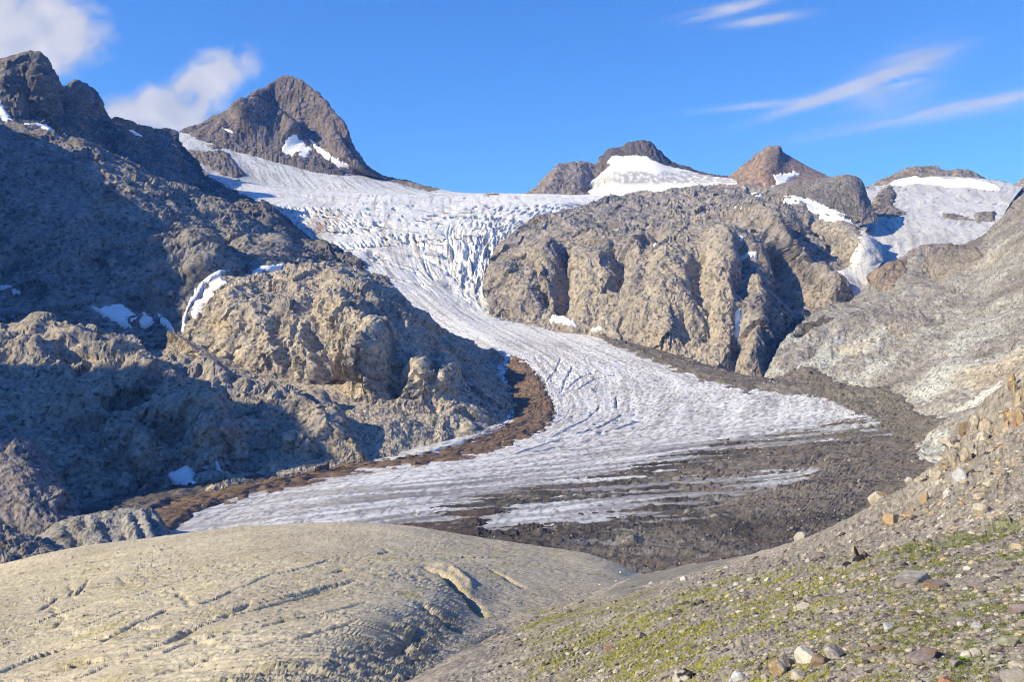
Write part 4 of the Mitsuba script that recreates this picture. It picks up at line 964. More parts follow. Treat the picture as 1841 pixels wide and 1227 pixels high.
    p.D += 0.22 * billow(B / 3.2, 5, 225, 0.62) * (0.04 + band) + 0.8 * billow(B / np.array([3.0, 3.0, 5.0]), 5, 227, 0.6) * crag
    p.D += 0.035 * billow(B / 0.8, 4, 229, 0.65) + 1.0 * fbm(B / 40, 3, 231)
    gu = octs(np.stack([(B[..., 0] * 0.25 + B[..., 1]) / 2.6, (B[..., 0] - 0.25 * B[..., 1]) / 30, 0 * p.px], -1), 3, 233, lambda x: np.clip(1 - np.abs(x) / 0.16, 0, 1), 0.6, rot=False)
    p.D -= 0.42 * gu * sstep(-0.05, 0.2, fbm(B / 16, 2, 235)) * sstep(975, 1020, p.py) * sstep(900, 800, p.px)
    p.finish()
    S = p.S
    a, f, ff = fbm(S / 22, 4, 241), fbm(S / 1.6, 4, 243), fbm(S / 0.35, 3, 245)
    c = mixc((0.56, 0.50, 0.37), (0.49, 0.435, 0.325), sstep(-0.3, 0.4, a))
    c = mixc(c, (0.17, 0.15, 0.11), 0.6 * sstep(0.25, 0.8, p.mark + 0.3 * f) * sstep(0.0, 0.2, -p.D + 0.1))  # furrows coloured dark: soil and plants, with the shade of deep cracks painted in
    c = mixc(c, (0.25, 0.215, 0.17), 0.75 * sstep(-0.05, 0.4, f) * np.clip(band * 0.8 + crag, 0, 1))
    c = mixc(c, (0.40, 0.36, 0.295), 0.6 * sstep(700, 860, p.px) * sstep(1000, 1060, p.py))
    c = mixc(c, (0.38, 0.335, 0.13), 0.5 * sstep(0.15, 0.45, fbm(S / 7, 4, 247)) * sstep(960, 1010, p.py))
    c = mixc(c, (0.30, 0.29, 0.25), 0.6 * crag)
    c = c * (1 + 0.30 * f + 0.4 * ff)[..., None]
    p.emit('gravel_hill', 'sand_material', c, False)
    tag('gravel_hill', 'smooth beige gravel hill with dark cracks filling the lower left foreground', 'hill', 'structure')
    return p


def near_slope():
    rows = [
        [(60, 1900, 11), (300, 1900, 9), (700, 1900, 7.5), (1000, 1900, 5.5), (1300, 1900, 4.0), (1600, 1900, 3.0), (1850, 1900, 2.5), (2100, 1900, 2.2)],
        [(200, 1440, 36), (480, 1400, 26), (760, 1370, 17), (1000, 1340, 10.5), (1250, 1320, 7.0), (1520, 1320, 5.0), (1790, 1320, 4.0), (2050, 1320, 3.5)],
        [(380, 1330, 62), (640, 1262, 60), (830, 1215, 52), (1020, 1205, 26), (1250, 1195, 11), (1500, 1190, 7.2), (1770, 1190, 5.7), (2030, 1190, 4.9)],
        [(560, 1255, 74), (780, 1195, 84), (900, 1145, 94), (1040, 1125, 64), (1250, 1115, 23), (1490, 1105, 12.5), (1760, 1100, 8.8), (2010, 1100, 7.5)],
        [(690, 1205, 92), (880, 1148, 108), (985, 1102, 118), (1090, 1080, 100), (1270, 1060, 48), (1490, 1035, 24), (1750, 1015, 15.7), (2000, 1008, 13)],
        [(840, 1140, 122), (980, 1102, 127), (1070, 1072, 135), (1160, 1050, 126), (1310, 1025, 82), (1505, 985, 48), (1750, 933, 30), (1990, 905, 24)],
        [(960, 1102, 142), (1060, 1077, 150), (1130, 1055, 152), (1215, 1036, 142), (1350, 1006, 112), (1530, 945, 81), (1750, 840, 59), (1990, 775, 47)],
        [(1010, 1070, 178), (1110, 1062, 172), (1170, 1045, 165), (1255, 1022, 152), (1385, 990, 132), (1560, 918, 110), (1750, 752, 90), (1990, 570, 78)]]
    p = Patch(rows, sz(460), sz(320), skyline=[(1010, 1075), (1060, 1066), (1110, 1050), (1150, 1036), (1200, 1026), (1260, 1014), (1300, 1008), (1350, 998), (1400, 983), (1420, 976), (1480, 956), (1540, 926), (1580, 906), (1630, 876), (1660, 850), (1690, 828), (1700, 800), (1712, 768), (1740, 752), (1770, 716), (1800, 692), (1841, 668), (1950, 600), (1990, 570)],
              fall=0.12, back=(40, -30), sink='eye', fronts=10, right=(7, 0.6, 0.42))
    B = p.B
    d = np.linalg.norm(B - [0, 0, EYE], axis=-1)
    for ln, w, h in (([(1841, 945), (1760, 960), (1660, 990), (1560, 1030)], 1.2, 0.35), ([(1480, 1110), (1400, 1130), (1300, 1170)], 0.35, 0.10), ([(1700, 880), (1620, 900), (1540, 960)], 2.5, 1.0)):
        p.line(ln, w, h)
    pix = d / 778.0
    LAMS = [0.012 * 2 ** k for k in range(11)]
    p.D += 0.5 * pix * lod(B, pix, LAMS, 251, 3, 30) + 0.35 * np.clip(d / 40, 0, 1) * billow(B / 9, 4, 253, 0.6) + 0.05 * np.clip(d / 10, 0, 1) * billow(B / 1.8, 4, 257, 0.65)
    rough = sdist(p.px, p.py, [(1640, 860), (1712, 765), (1780, 755), (1841, 660), (2000, 600), (2000, 880), (1800, 900), (1700, 930)])
    p.D += 0.45 * sstep(-10, 40, rough) * ridged(B / np.array([4, 4, 8]), 5, 259, 0.6)
    p.finish()
    S = p.S
    p.d = d
    a = fbm(S / 9, 4, 261)
    f = lod(S, pix, LAMS, 263, 1.6, 9) * 0.8
    f2 = lod(S, pix, LAMS, 283, 8, 60)
    c = mixc((0.36, 0.325, 0.28), (0.29, 0.262, 0.232), sstep(-0.3, 0.35, a))
    c = mixc(c, (0.44, 0.33, 0.22), 0.6 * sstep(0.15, 0.45, fbm(S / 5, 4, 265)) * sstep(-30, 40, rough))
    far = sstep(1070, 1030, p.py + (p.px - 1150) * 0.24) * sstep(1500, 1350, p.px)
    c = mixc(c, (0.47, 0.42, 0.345), 0.9 * far)
    f = f * (1 - 0.55 * far)
    p.moss = moss_amount(S, p.px, p.py)
    gcol = mixc((0.235, 0.24, 0.055), (0.16, 0.185, 0.06), sstep(1400, 1750, p.px))
    k = np.clip(p.moss * 1.1 + 0.5 * f * p.moss, 0, 0.85)
    c = c * (1 - k[..., None]) + gcol * k[..., None]
    c = c * (1 + 0.95 * f + 0.25 * f2)[..., None]
    p.emit('alpine_slope', 'slope_material', c, False)
    overlay(p, 'silt_flat', [(1085, 1068), (1112, 1052), (1150, 1030), (1200, 1015), (1300, 1000), (1345, 996), (1290, 1018), (1220, 1036), (1160, 1053), (1110, 1072)], 'slope_material', grit([(0.27, 0.265, 0.24), (0.22, 0.21, 0.19), (0.36, 0.345, 0.30)], 6, 891, 0.15), 0.15, 6, 893, 12, 0.5, 3, 0.0, 0.05)
    tag('silt_flat', 'smooth grey green silt flat in the gully between the beige hill and the near slope', 'ground', 'structure')
    tag('alpine_slope', 'stony near slope at lower right, rising towards the right edge', 'slope', 'structure')
    return p


def moss_amount(S, px, py):
    """Where the thin moss and grass grow: a belt low on the near slope."""
    edge = 1085 - (px - 1000) * 0.175
    edge = np.where(px > 1480, 1001 - (px - 1480) * 0.19, edge)
    belt = sstep(-10, 35, py - edge) * sstep(880, 1000, px)
    d = np.linalg.norm(S - [0, 0, EYE], axis=-1)[..., None]
    pix = d[..., 0] / 778.0
    lams = [0.02 * 2 ** k for k in range(11)]
    n = lod(S, pix, lams, 271, 18, 140) * 0.7 + 0.5 * lod(S, pix, lams, 275, 4, 24)
    return belt * sstep(-0.25, 0.4, n)


# ------------------------------------------------------------------ smaller landforms
def small_landforms():
    knob('rock_hill_003', [
        [(-220, 1010, 600), (-60, 1000, 600), (20, 1000, 605), (80, 1000, 610), (140, 1000, 620), (200, 990, 640)],
        [(-200, 960, 640), (-60, 950, 640), (15, 945, 640), (75, 950, 640), (130, 955, 650), (175, 958, 660)],
        [(-180, 850, 690), (-60, 840, 690), (5, 840, 690), (60, 860, 690), (115, 900, 690), (160, 935, 695)],
        [(-160, 770, 760), (-60, 765, 760), (5, 764, 760), (45, 778, 760), (105, 845, 750), (150, 915, 740)]],
        [(-160, 770), (0, 763), (25, 766), (45, 776), (70, 805), (95, 835), (110, 860), (130, 890), (150, 915)], 'smooth purplish rock knob at the lower left edge in shade', 170, 110, 36, 5,
        ((0.27, 0.225, 0.205), (0.19, 0.165, 0.155), (0.31, 0.25, 0.2)), 301, gul=[([(95, 885), (110, 900)], 10, 8)])
    knob('rock_hill_004', [
        [(-120, 1080, 440), (0, 1070, 440), (60, 1060, 440), (150, 1050, 440)],
        [(-110, 1010, 480), (0, 1005, 480), (60, 1005, 480), (135, 1010, 480)],
        [(-100, 975, 510), (0, 972, 510), (60, 980, 510), (128, 996, 510)],
        [(-90, 935, 540), (0, 938, 540), (55, 962, 540), (120, 994, 540)]],
        [(-90, 935), (0, 936), (20, 945), (40, 958), (70, 972), (95, 985), (120, 994)], 'jumble of dark angular rocks by the left edge above the beige hill', 110, 60, 14, 4,
        ((0.26, 0.22, 0.18), (0.16, 0.145, 0.13), (0.42, 0.28, 0.14)), 311)
    p = Patch([
        [(30, 1060, 510), (100, 1050, 510), (170, 1040, 510), (240, 1030, 515), (300, 1025, 520), (350, 1020, 530)],
        [(42, 1000, 550), (105, 985, 545), (172, 980, 545), (240, 975, 545), (298, 985, 550), (335, 995, 560)],
        [(50, 982, 575), (108, 950, 570), (172, 938, 570), (240, 935, 570), (292, 950, 575), (325, 975, 580)],
        [(55, 978, 600), (108, 942, 600), (172, 925, 600), (240, 916, 600), (285, 928, 600), (315, 965, 600)]],
        sz(190), sz(80), skyline=[(55, 978), (75, 962), (100, 944), (125, 934), (150, 928), (172, 924), (200, 920), (230, 916), (262, 913), (280, 922), (295, 945), (315, 966)], fall=0.4, back=(60, -30), sink=(-10, -20))
    for ln in ([(120, 940), (130, 960), (145, 985)], [(150, 932), (155, 950)], [(180, 928), (195, 955), (200, 985)], [(215, 922), (220, 950), (235, 980)], [(240, 920), (255, 950), (262, 975)], [(265, 918), (280, 945), (290, 975)], [(200, 925), (210, 960)]):
        p.line(ln, 3.5, -4.5)
    relief(p, 22, 2.6, 321, 'ridged', 5, 0.6, (1.3, 1.3, 0.4))
    p.finish()
    p.emit('moraine_004', 'hill_material', rockcol(p, p.S, (0.31, 0.29, 0.26), (0.21, 0.195, 0.18), (0.34, 0.31, 0.26), 25, 323, flat_amt=0.2), False)
    tag('moraine_004', 'pale grey eroded moraine mound beyond the left crest of the beige hill', 'moraine', 'structure')
    knob('rock_hill_005', [
        [(560, 850, 905), (600, 850, 900), (640, 848, 905), (680, 842, 920)],
        [(568, 832, 915), (602, 828, 912), (638, 824, 915), (672, 832, 930)],
        [(576, 815, 930), (604, 800, 928), (634, 798, 928), (664, 824, 940)],
        [(584, 808, 945), (606, 787, 945), (630, 786, 945), (656, 818, 950)]],
        [(584, 808), (596, 790), (606, 785), (618, 790), (630, 785), (642, 798), (656, 818)], 'small sunlit knob of pale rock at the right end of the shaded hill', 70, 50, 14, 4.5,
        ((0.37, 0.31, 0.23), (0.2, 0.17, 0.14), (0.42, 0.33, 0.21)), 331, back=(20, -20))


def snow_everywhere():
    s = lambda p, pts, l, **k: snow(p, pts, l, **k)
    s(M0, [(-10, 190), (6, 194), (14, 205), (28, 220), (20, 222), (4, 214), (-10, 216)], 'small snow patch on the ledge at the far left under the dark peak', thick=6, lam=40)
    s(M0, [(38, 220), (66, 219), (80, 222), (98, 236), (96, 243), (84, 240), (70, 228), (52, 224)], 'snow strip on the ledge below the dark left peak', thick=6, lam=40)
    s(M0, [(228, 232), (240, 234), (256, 246), (258, 250), (244, 242)], 'thin snow sliver high on the ridge right of the dark peak', thick=6, lam=40, edge=1.5)
    s(M0, [(210, 247), (226, 250), (240, 258), (230, 258), (216, 252)], 'tiny snow dash below the ridge saddle', thick=6, lam=40, edge=1.5)
    s(M0, [(-10, 496), (6, 500), (22, 512), (36, 524), (20, 520), (4, 512), (-10, 510)], 'bluish snow patch in shade at the left edge', thick=4)
    s(M0, [(163, 562), (185, 566), (205, 560), (222, 558), (236, 568), (250, 578), (262, 570), (280, 582), (266, 592), (246, 590), (226, 597), (206, 588), (186, 578)], 'ragged snowfield in the shade at the foot of the dark wall', thick=5)
    s(M0, [(282, 566), (292, 574), (304, 582), (312, 596), (318, 614), (310, 612), (300, 594), (288, 584)], 'narrow snow tongue in the shade right of the ragged snowfield', thick=4, edge=2)
    s(M0, [(436, 488), (470, 484), (512, 484), (505, 490), (470, 494), (440, 496)], 'flat snow strip behind the top of the rounded rock hill', thick=5)
    s(M0, [(405, 505), (398, 520), (372, 530), (355, 552), (342, 570), (336, 590), (340, 608), (352, 622), (364, 632), (344, 624), (328, 610), (326, 588), (338, 560), (352, 536), (378, 515)], 'curving snow gully between the dark wall and the rounded rock hill', thick=4, lift=2)
    s(DOME, [(400, 506), (412, 510), (398, 522), (376, 532), (360, 552), (350, 572), (345, 566), (352, 546), (366, 528), (384, 514)], 'bright snow rim along the left edge of the rounded rock hill', thick=3, lift=1)
    s(RF, [(992, 572), (1004, 562), (1012, 566), (1020, 575), (1034, 582), (1040, 592), (1024, 592), (1008, 584), (990, 582)], 'white ice blocks at the foot of the dark cleft in the cliff', thick=6, lam=8, jag=1.0, lift=1)
    s(RF, [(1066, 590), (1080, 590), (1088, 594), (1076, 597), (1064, 596)], 'small flat snow patch at the foot of the cliff', thick=5)
    s(TAL, [(795, 778), (830, 765), (870, 757), (896, 756), (890, 772), (850, 785), (815, 800), (800, 795)], 'grey dirty ice remnant below the rounded rock hill', thick=3, tone=(0.42, 0.42, 0.44))
    s(LH, [(300, 842), (318, 838), (340, 836), (350, 850), (345, 866), (366, 878), (350, 884), (326, 876), (308, 862)], 'broken blue white ice remnant in the shade at the foot of the long hill', thick=6, lam=8, jag=0.9, tone=(0.7, 0.72, 0.76))
    s(LH, [(385, 825), (392, 830), (404, 848), (398, 850), (388, 838)], 'tiny ice sliver right of the broken ice remnant', thick=3, lam=8, tone=(0.6, 0.62, 0.66))
    cols = grit([(0.27, 0.235, 0.195), (0.19, 0.17, 0.15), (0.32, 0.28, 0.22)], 60, 831)
    for q, l in (([(330, 268), (360, 270), (395, 269), (412, 278), (426, 296), (440, 314), (430, 326), (404, 318), (380, 304), (356, 290), (340, 282)], 'dark rocky ledge breaking the snow at the top left of the glacier'),
                 ([(366, 258), (392, 262), (402, 268), (380, 268)], 'small rock streak in the snow just below the brown peak'),
                 ([(872, 350), (884, 347.5), (896, 350.5), (890, 352)], 'tiny dark rock tip on the ice skyline at the pass'),
                 ([(690, 316), (720, 322), (760, 332), (790, 341), (770, 342), (730, 334), (700, 326)], 'thin dark rock crest trailing right from the brown peak'),
                 ([(400, 232), (430, 236), (470, 250), (455, 256), (420, 248)], 'grey rock band above the snow under the shoulder of the brown peak')):
        k = f'rock_ledge_{NLEDGE[0]:03d}'
        NLEDGE[0] += 1
        overlay(G, k, q, 'rock_material', cols, 7, 4, 840 + NLEDGE[0], 30, 0.9, 1, 10)
        tag(k, l, 'rock ledge', 'structure')
    snow(M1, [(512, 256), (526, 250), (546, 258), (562, 270), (552, 284), (524, 280), (504, 272)], 'shaded blue snow apron under the face of the brown peak', 3, 60, 2.5)
    snow(M1, [(556, 254), (576, 266), (600, 282), (625, 296), (632, 304), (608, 300), (584, 284), (566, 270)], 'bright snow strip at the foot of the brown peak, right part', 3, 60, 2)
    snow(M1, [(398, 232), (414, 234), (424, 241), (412, 240)], 'small snow dab on the left shoulder of the brown peak', 5, 60, 1.5)
    water()


def water():
    # silty meltwater pool at the toe of the beige hill
    for key, cx, cy, Y, rx, ry, l in (('pool', 1185, 1028, 168, 7.5, 9.0, 'grey silty flat with shallow meltwater in the notch below the glacier snout'),):
        pass




# ------------------------------------------------------------------ stones, outcrops, moss on the near slope
RNG = np.random.default_rng(4242)
TONES = {'grey': (0.25, 0.235, 0.225), 'pale': (0.36, 0.345, 0.32), 'dark': (0.085, 0.08, 0.08), 'purple': (0.205, 0.175, 0.18), 'tan': (0.345, 0.30, 0.23), 'white': (0.50, 0.48, 0.44), 'ochre': (0.34, 0.255, 0.16), 'brown': (0.20, 0.15, 0.115),
         'green': (0.25, 0.25, 0.19), 'black': (0.030, 0.029, 0.031), 'blue': (0.36, 0.38, 0.42), 'cream': (0.38, 0.35, 0.295), 'red': (0.30, 0.17, 0.12)}


def polytope(rng, sub=2, planes=15, lo=0.62, rough=0.05):
    """A broken stone of about unit radius: a ball cut by random planes, with worn edges and a rough skin."""
    import trimesh
    m = trimesh.creation.icosphere(subdivisions=sub)
    d = np.array(m.vertices)
    n = rng.normal(size=(planes, 3))
    n /= np.linalg.norm(n, axis=1, keepdims=True)
    off = rng.uniform(lo, 1.0, planes)
    k = d @ n.T
    r = np.where(k > 1e-3, off / np.maximum(k, 1e-3), 9).min(1)
    v = d * np.minimum(r, 1.15)[:, None]
    s = rng.uniform(0, 50, 3)
    v = v * (1 + rough * fbm(v * 2.2 + s, 3, 5))[:, None] + 0.02 * rough / 0.05 * np.stack([gn(v * 7 + s, k) for k in range(3)], -1)
    return v, np.array(m.faces)


def stone_color(v, rng, tone, stripe=0.0, var=0.35):
    s = rng.uniform(0, 50, 3)
    c = np.array(TONES[tone]) * (1 + var * fbm(v * 2.5 + s, 4, 7) + 0.3 * fbm(v * 9 + s, 2, 8))[:, None]
    if stripe:
        ax = rng.normal(size=3)
        c = c * (1 + stripe * gn((v @ (ax / np.linalg.norm(ax)))[:, None] * np.array([6.0, 0, 0]) + s, 3))[:, None]
    return np.clip(c, 0.01, 0.85)


class Ground:
    def __init__(self, p):
        sl = slice(p.np0, p.n1)
        self.S, self.N, self.px, self.py = p.S[sl].reshape(-1, 3), p.n2[sl].reshape(-1, 3), p.px[sl].ravel(), p.py[sl].ravel()
        self.tree = cKDTree(np.stack([self.px, self.py], -1))

    def at(self, px, py):
        i = self.tree.query([px, py])[1]
        n = self.N[i] * np.sign(self.N[i][2])
        return self.S[i], n, np.linalg.norm(self.S[i] - [0, 0, EYE])


def frame(n, yaw):
    a = np.cross([0, 1, 0.0], n)
    a /= np.linalg.norm(a)
    b = np.cross(n, a)
    c, s = math.cos(yaw), math.sin(yaw)
    return np.stack([c * a + s * b, -s * a + c * b, n], 1)


def matrix4(R, scale, t):
    m = np.eye(4)
    m[:3, :3] = R * np.asarray(scale)[None]
    m[:3, 3] = t
    return m


COUNT = {}
def key_for(name):
    k = COUNT.get(name, 0)
    COUNT[name] = k + 1
    return name if k == 0 else f'{name}_{k:03d}'


def boulder(g, px, py, w, h, tone, label, stripe=0.0, yaw=0.0, lo=0.6, planes=14, name='boulder', cat='boulder', up=0.35, depth=0.8, second=None):
    rng = np.random.default_rng(int(px * 7 + py))
    v, f = polytope(rng, 3, planes, lo)
    at, n, d = g.at(px, py)
    s = d / F / 2
    sc = np.array([w, (w * depth + h) / 1.6, h * 1.15]) * s
    c = stone_color(v, rng, tone, stripe)
    if second:
        k = sstep(-0.1, 0.2, fbm(v * 1.6 + 3, 3, 11) + 0.5 * v[:, 0])
        c = c * (1 - k[:, None]) + stone_color(v, rng, second) * k[:, None]
    nn = n * 0.6 + np.array([0, 0, 0.4])
    M = matrix4(frame(nn / np.linalg.norm(nn), yaw), sc, at + n * h * s * up)
    vw = v @ M[:3, :3].T + M[:3, 3]
    key = key_for(name)
    scene[key] = mikit.ply((vw, f), 'stone_material', smooth=False, color=c)
    TRI[0] += len(f)
    tag(key, label, cat)
    return key


def boulders(g):
    B = lambda *a, **k: boulder(g, *a, **k)
    B(1640, 1050, 62, 26, 'grey', 'large pale grey layered boulder lying beside a brown wedge stone on the near slope', stripe=0.5, second='pale')
    B(1683, 1052, 36, 20, 'brown', 'brown wedge stone touching the right end of the large layered boulder', second='purple', lo=0.5)
    B(1755, 1048, 24, 9, 'purple', 'small flat purple stone in the grass right of the large layered boulder')
    B(1836, 1100, 34, 24, 'purple', 'purple grey boulder cut by the right frame edge')
    B(1663, 1184, 50, 20, 'purple', 'flat rounded purplish slab near the bottom right', stripe=0.3, second='brown')
    B(1811, 1152, 36, 22, 'green', 'greenish grey rounded stone at the upper end of the rubble pile', stripe=0.25)
    B(1829, 1195, 24, 16, 'cream', 'cream coloured stone near the bottom right corner')
    B(1752, 1174, 18, 13, 'pale', 'pale grey block at the left end of the small rubble pile')
    B(1738, 1178, 15, 10, 'white', 'whitish block at the foot of the small rubble pile')
    B(1768, 1171, 16, 13, 'green', 'grey green block in the middle of the small rubble pile')
    B(1722, 1160, 24, 9, 'tan', 'thin tan slab leaning above the small rubble pile', yaw=0.5)
    B(1715, 1192, 22, 14, 'grey', 'grey pyramid shaped stone left of the green leaf tuft', lo=0.5, planes=7)
    B(1697, 1224, 24, 12, 'red', 'reddish stone half out of the bottom edge')
    B(1790, 1224, 26, 16, 'purple', 'dark purple flat stone at the bottom edge near the right corner', lo=0.5)
    B(1826, 1218, 34, 28, 'grey', 'big grey angular stone in the bottom right corner', lo=0.5, planes=8)
    B(1577, 1165, 26, 11, 'brown', 'low brown stone with dark right side left of the purplish slab')
    B(1637, 1110, 26, 9, 'brown', 'thin brownish slab in the grass below the large layered boulder', yaw=0.4)
    B(1622, 1131, 26, 9, 'grey', 'flat grey slab among small stones, centre of the grassy belt', yaw=0.2)
    B(1595, 1129, 15, 10, 'blue', 'small bluish white stone left of the flat grey slab')
    B(1727, 1126, 14, 7, 'white', 'small white oval stone above the rubble pile')
    B(1755, 1131, 18, 11, 'blue', 'bluish grey stone right of the small white oval stone')
    B(1450, 1190, 30, 30, 'white', 'bright white block with a dark right side near the bottom of the frame', lo=0.5, planes=8)
    B(1474, 1191, 24, 18, 'brown', 'dark brown stone standing in for the shaded right face of the bright white block')  # shaded face of the white block, built as a dark stone
    B(1500, 1180, 30, 25, 'grey', 'dark striped grey boulder right of the bright white block', stripe=0.8)
    B(1425, 1194, 24, 26, 'dark', 'dark stone with white flecks left of the bright white block', second='pale')
    B(1397, 1212, 30, 28, 'ochre', 'orange banded block at the bottom left of the bright white block', stripe=0.6, lo=0.5, second='cream')
    B(1438, 1216, 24, 18, 'cream', 'pale pinkish stone below the bright white block')
    B(1496, 1151, 20, 11, 'cream', 'cream flat stone in the grass above the striped boulder')
    B(1505, 1107, 15, 8, 'cream', 'small cream stone on the grassy belt left of centre')
    B(1446, 1094, 24, 16, 'white', 'knobbly white quartz lump in the middle of the grassy belt', lo=0.5, planes=20)
    B(1328, 1216, 22, 18, 'blue', 'rounded pale grey stone at the bottom edge')
    B(1403, 1058, 14, 7, 'pale', 'small pale stone at the upper border of the moss')
    B(1226, 1220, 40, 22, 'pale', 'pale grey rock with a black right end at the bottom edge', lo=0.5, second='black')
    B(1095, 1169, 14, 9, 'red', 'small rusty stone in the yellow moss at lower left')
    B(1155, 1146, 14, 11, 'dark', 'small round dark stone in the mossy belt')
    B(1230, 1083, 14, 7, 'dark', 'small dark wedge stone above the moss')
    B(1525, 1020, 36, 17, 'black', 'black stone standing in for a shadowed hollow on the grey slope', yaw=0.3)  # only shadow lies in this hollow; a black stone paints it
    B(1473, 1008, 26, 14, 'purple', 'round purplish boulder with a dark tail on the grey slope')
    B(1432, 957, 26, 16, 'pale', 'pale angular block at the edge of the dark debris', lo=0.5, planes=9)
    B(1583, 902, 30, 24, 'cream', 'pale ochre block on the crest of the grey slope', second='ochre')
    B(1603, 941, 22, 22, 'ochre', 'upright orange stone below the crest of the grey slope', second='cream')
    B(1632, 926, 20, 9, 'ochre', 'small ochre stone right of the upright orange stone')
    B(1786, 882, 26, 18, 'cream', 'pale cream boulder high on the rubble below the outcrop')
    B(1764, 922, 30, 20, 'cream', 'broken pale boulder on the rubble slope', second='grey', planes=20)
    B(1668, 905, 20, 22, 'ochre', 'ochre spike of rock on the rubble slope', second='tan')
    B(1655, 870, 24, 16, 'tan', 'tan block at the slope crest under the outcrop')
    B(1730, 865, 20, 24, 'blue', 'bluish slab standing in the rubble right of the outcrop foot', second='pale')
    B(1690, 975, 16, 8, 'purple', 'small violet stone in the middle of the grey rubble', yaw=0.7)
    B(1830, 985, 24, 14, 'tan', 'pinkish tan stone in the grass at the right edge')
    # the black jagged rock: a cluster of standing splinters on a dark block
    at, n, d = g.at(1546, 1012)
    s = d / F * 0.9
    rng = np.random.default_rng(99)
    base = 'jagged_rock'
    for i, (dx, dz, w, h, lean, tone) in enumerate([(0, 8, 30, 24, 0.1, 'black'), (-9, 22, 6, 26, -0.35, 'black'), (4, 20, 11, 18, 0.2, 'dark'), (13, 16, 14, 11, 0.9, 'black'), (-3, -2, 15, 18, 0.0, 'blue'), (16, 5, 16, 12, 1.1, 'black'), (-12, 8, 10, 16, -0.7, 'black')]):
        v, f = polytope(rng, 2, 12, 0.55)
        c, sn = math.cos(lean), math.sin(lean)
        v = v * np.array([w, w * 0.8, h]) * s / 2 @ np.array([[c, 0, -sn], [0, 1, 0], [sn, 0, c]])
        v = v + at + np.array([dx, (i % 3 - 1) * 2.0, dz]) * s
        k = f'{base}__splinter' + (f'_{i:03d}' if i else '')
        scene[k] = mikit.ply((v, f), 'stone_material', smooth=False, color=stone_color(v / s / 10, rng, tone))
        TRI[0] += len(f)
    tag(base, 'black jagged rock with splinters sticking up on the grey slope', 'rock')


def outcrops(g):
    def outcrop(name, label, spots, n, wr, hr, tones, seed, lean=0.12):
        """Broken blocks crowded together on a rib of rock."""
        rng = np.random.default_rng(seed)
        spots = np.array(spots, float)
        for i in range(n):
            px, py = spots[i % len(spots)] + rng.normal(size=2) * np.array([3.0, 3.0])
            at, _, d = g.at(px, py)
            s = d / F
            w, h = rng.uniform(*wr), rng.uniform(*hr)
            v, f = polytope(rng, 2, 9, 0.5, 0.09)
            tone, sec = tones[rng.integers(len(tones))], tones[rng.integers(len(tones))]
            col = stone_color(v * np.array([2.5, 2.5, 0.8]), rng, tone, 0.35, 0.5)
            k = sstep(0.0, 0.25, fbm(v * np.array([3, 3, 0.8]) + i, 3, 11))
            col = col * (1 - k[:, None]) + stone_color(v * 2, rng, sec) * k[:, None]
            le, yaw = lean + rng.normal() * 0.12, rng.uniform(-0.6, 0.6)
            c, sn, cy, sy = math.cos(le), math.sin(le), math.cos(yaw), math.sin(yaw)
            v = v * np.array([w, w * 1.3, h]) * s / 2 @ np.array([[c, 0, -sn], [0, 1, 0], [sn, 0, c]]) @ np.array([[cy, sy, 0], [-sy, cy, 0], [0, 0, 1]])
            v = v + at + np.array([0, 0, h * 0.22]) * s
            key = f'{name}__block' + (f'_{i:03d}' if i else '')
            scene[key] = mikit.ply((v, f), 'stone_material', smooth=False, color=col)
            TRI[0] += len(f)
        tag(name, label, 'rock outcrop')
    outcrop('rock_outcrop', 'broken orange and grey rock outcrop on the crest of the near slope',
            [(1712, 800), (1722, 785), (1736, 782), (1750, 778), (1766, 776), (1716, 822), (1728, 812), (1742, 808), (1758, 800), (1774, 795), (1708, 838), (1722, 838), (1738, 836), (1755, 826), (1770, 815)], 34, (8, 18), (14, 34), ('tan', 'purple', 'grey', 'brown', 'cream', 'grey'), 11)
    outcrop('rock_outcrop_001', 'orange streaked rock rib at the right frame edge above the rubble',
            [(1822, 700), (1832, 720), (1838, 745), (1834, 765), (1843, 700), (1848, 730)], 13, (9, 16), (16, 34), ('ochre', 'tan', 'grey', 'brown'), 12, -0.12)
    outcrop('rock_outcrop_002', 'small rust coloured outcrop between the two larger outcrops',
            [(1806, 756), (1816, 752), (1826, 758)], 7, (6, 10), (10, 20), ('red', 'ochre', 'brown'), 13)
    outcrop('rock_outcrop_003', 'pale low ledge of broken rock below the main outcrop on the crest',
            [(1680, 862), (1690, 855), (1664, 876), (1700, 868), (1650, 890)], 12, (8, 16), (10, 18), ('pale', 'grey', 'cream', 'tan'), 14)


def slope_edge(px):
    return np.interp(px, [700, 850, 950, 1040, 1160, 1260, 1350, 1420, 1480, 1540, 1580, 1630, 1660, 1690, 1712, 1770, 1841], [1225, 1145, 1098, 1082, 1050, 1024, 1004, 978, 958, 928, 908, 878, 852, 832, 790, 720, 672])


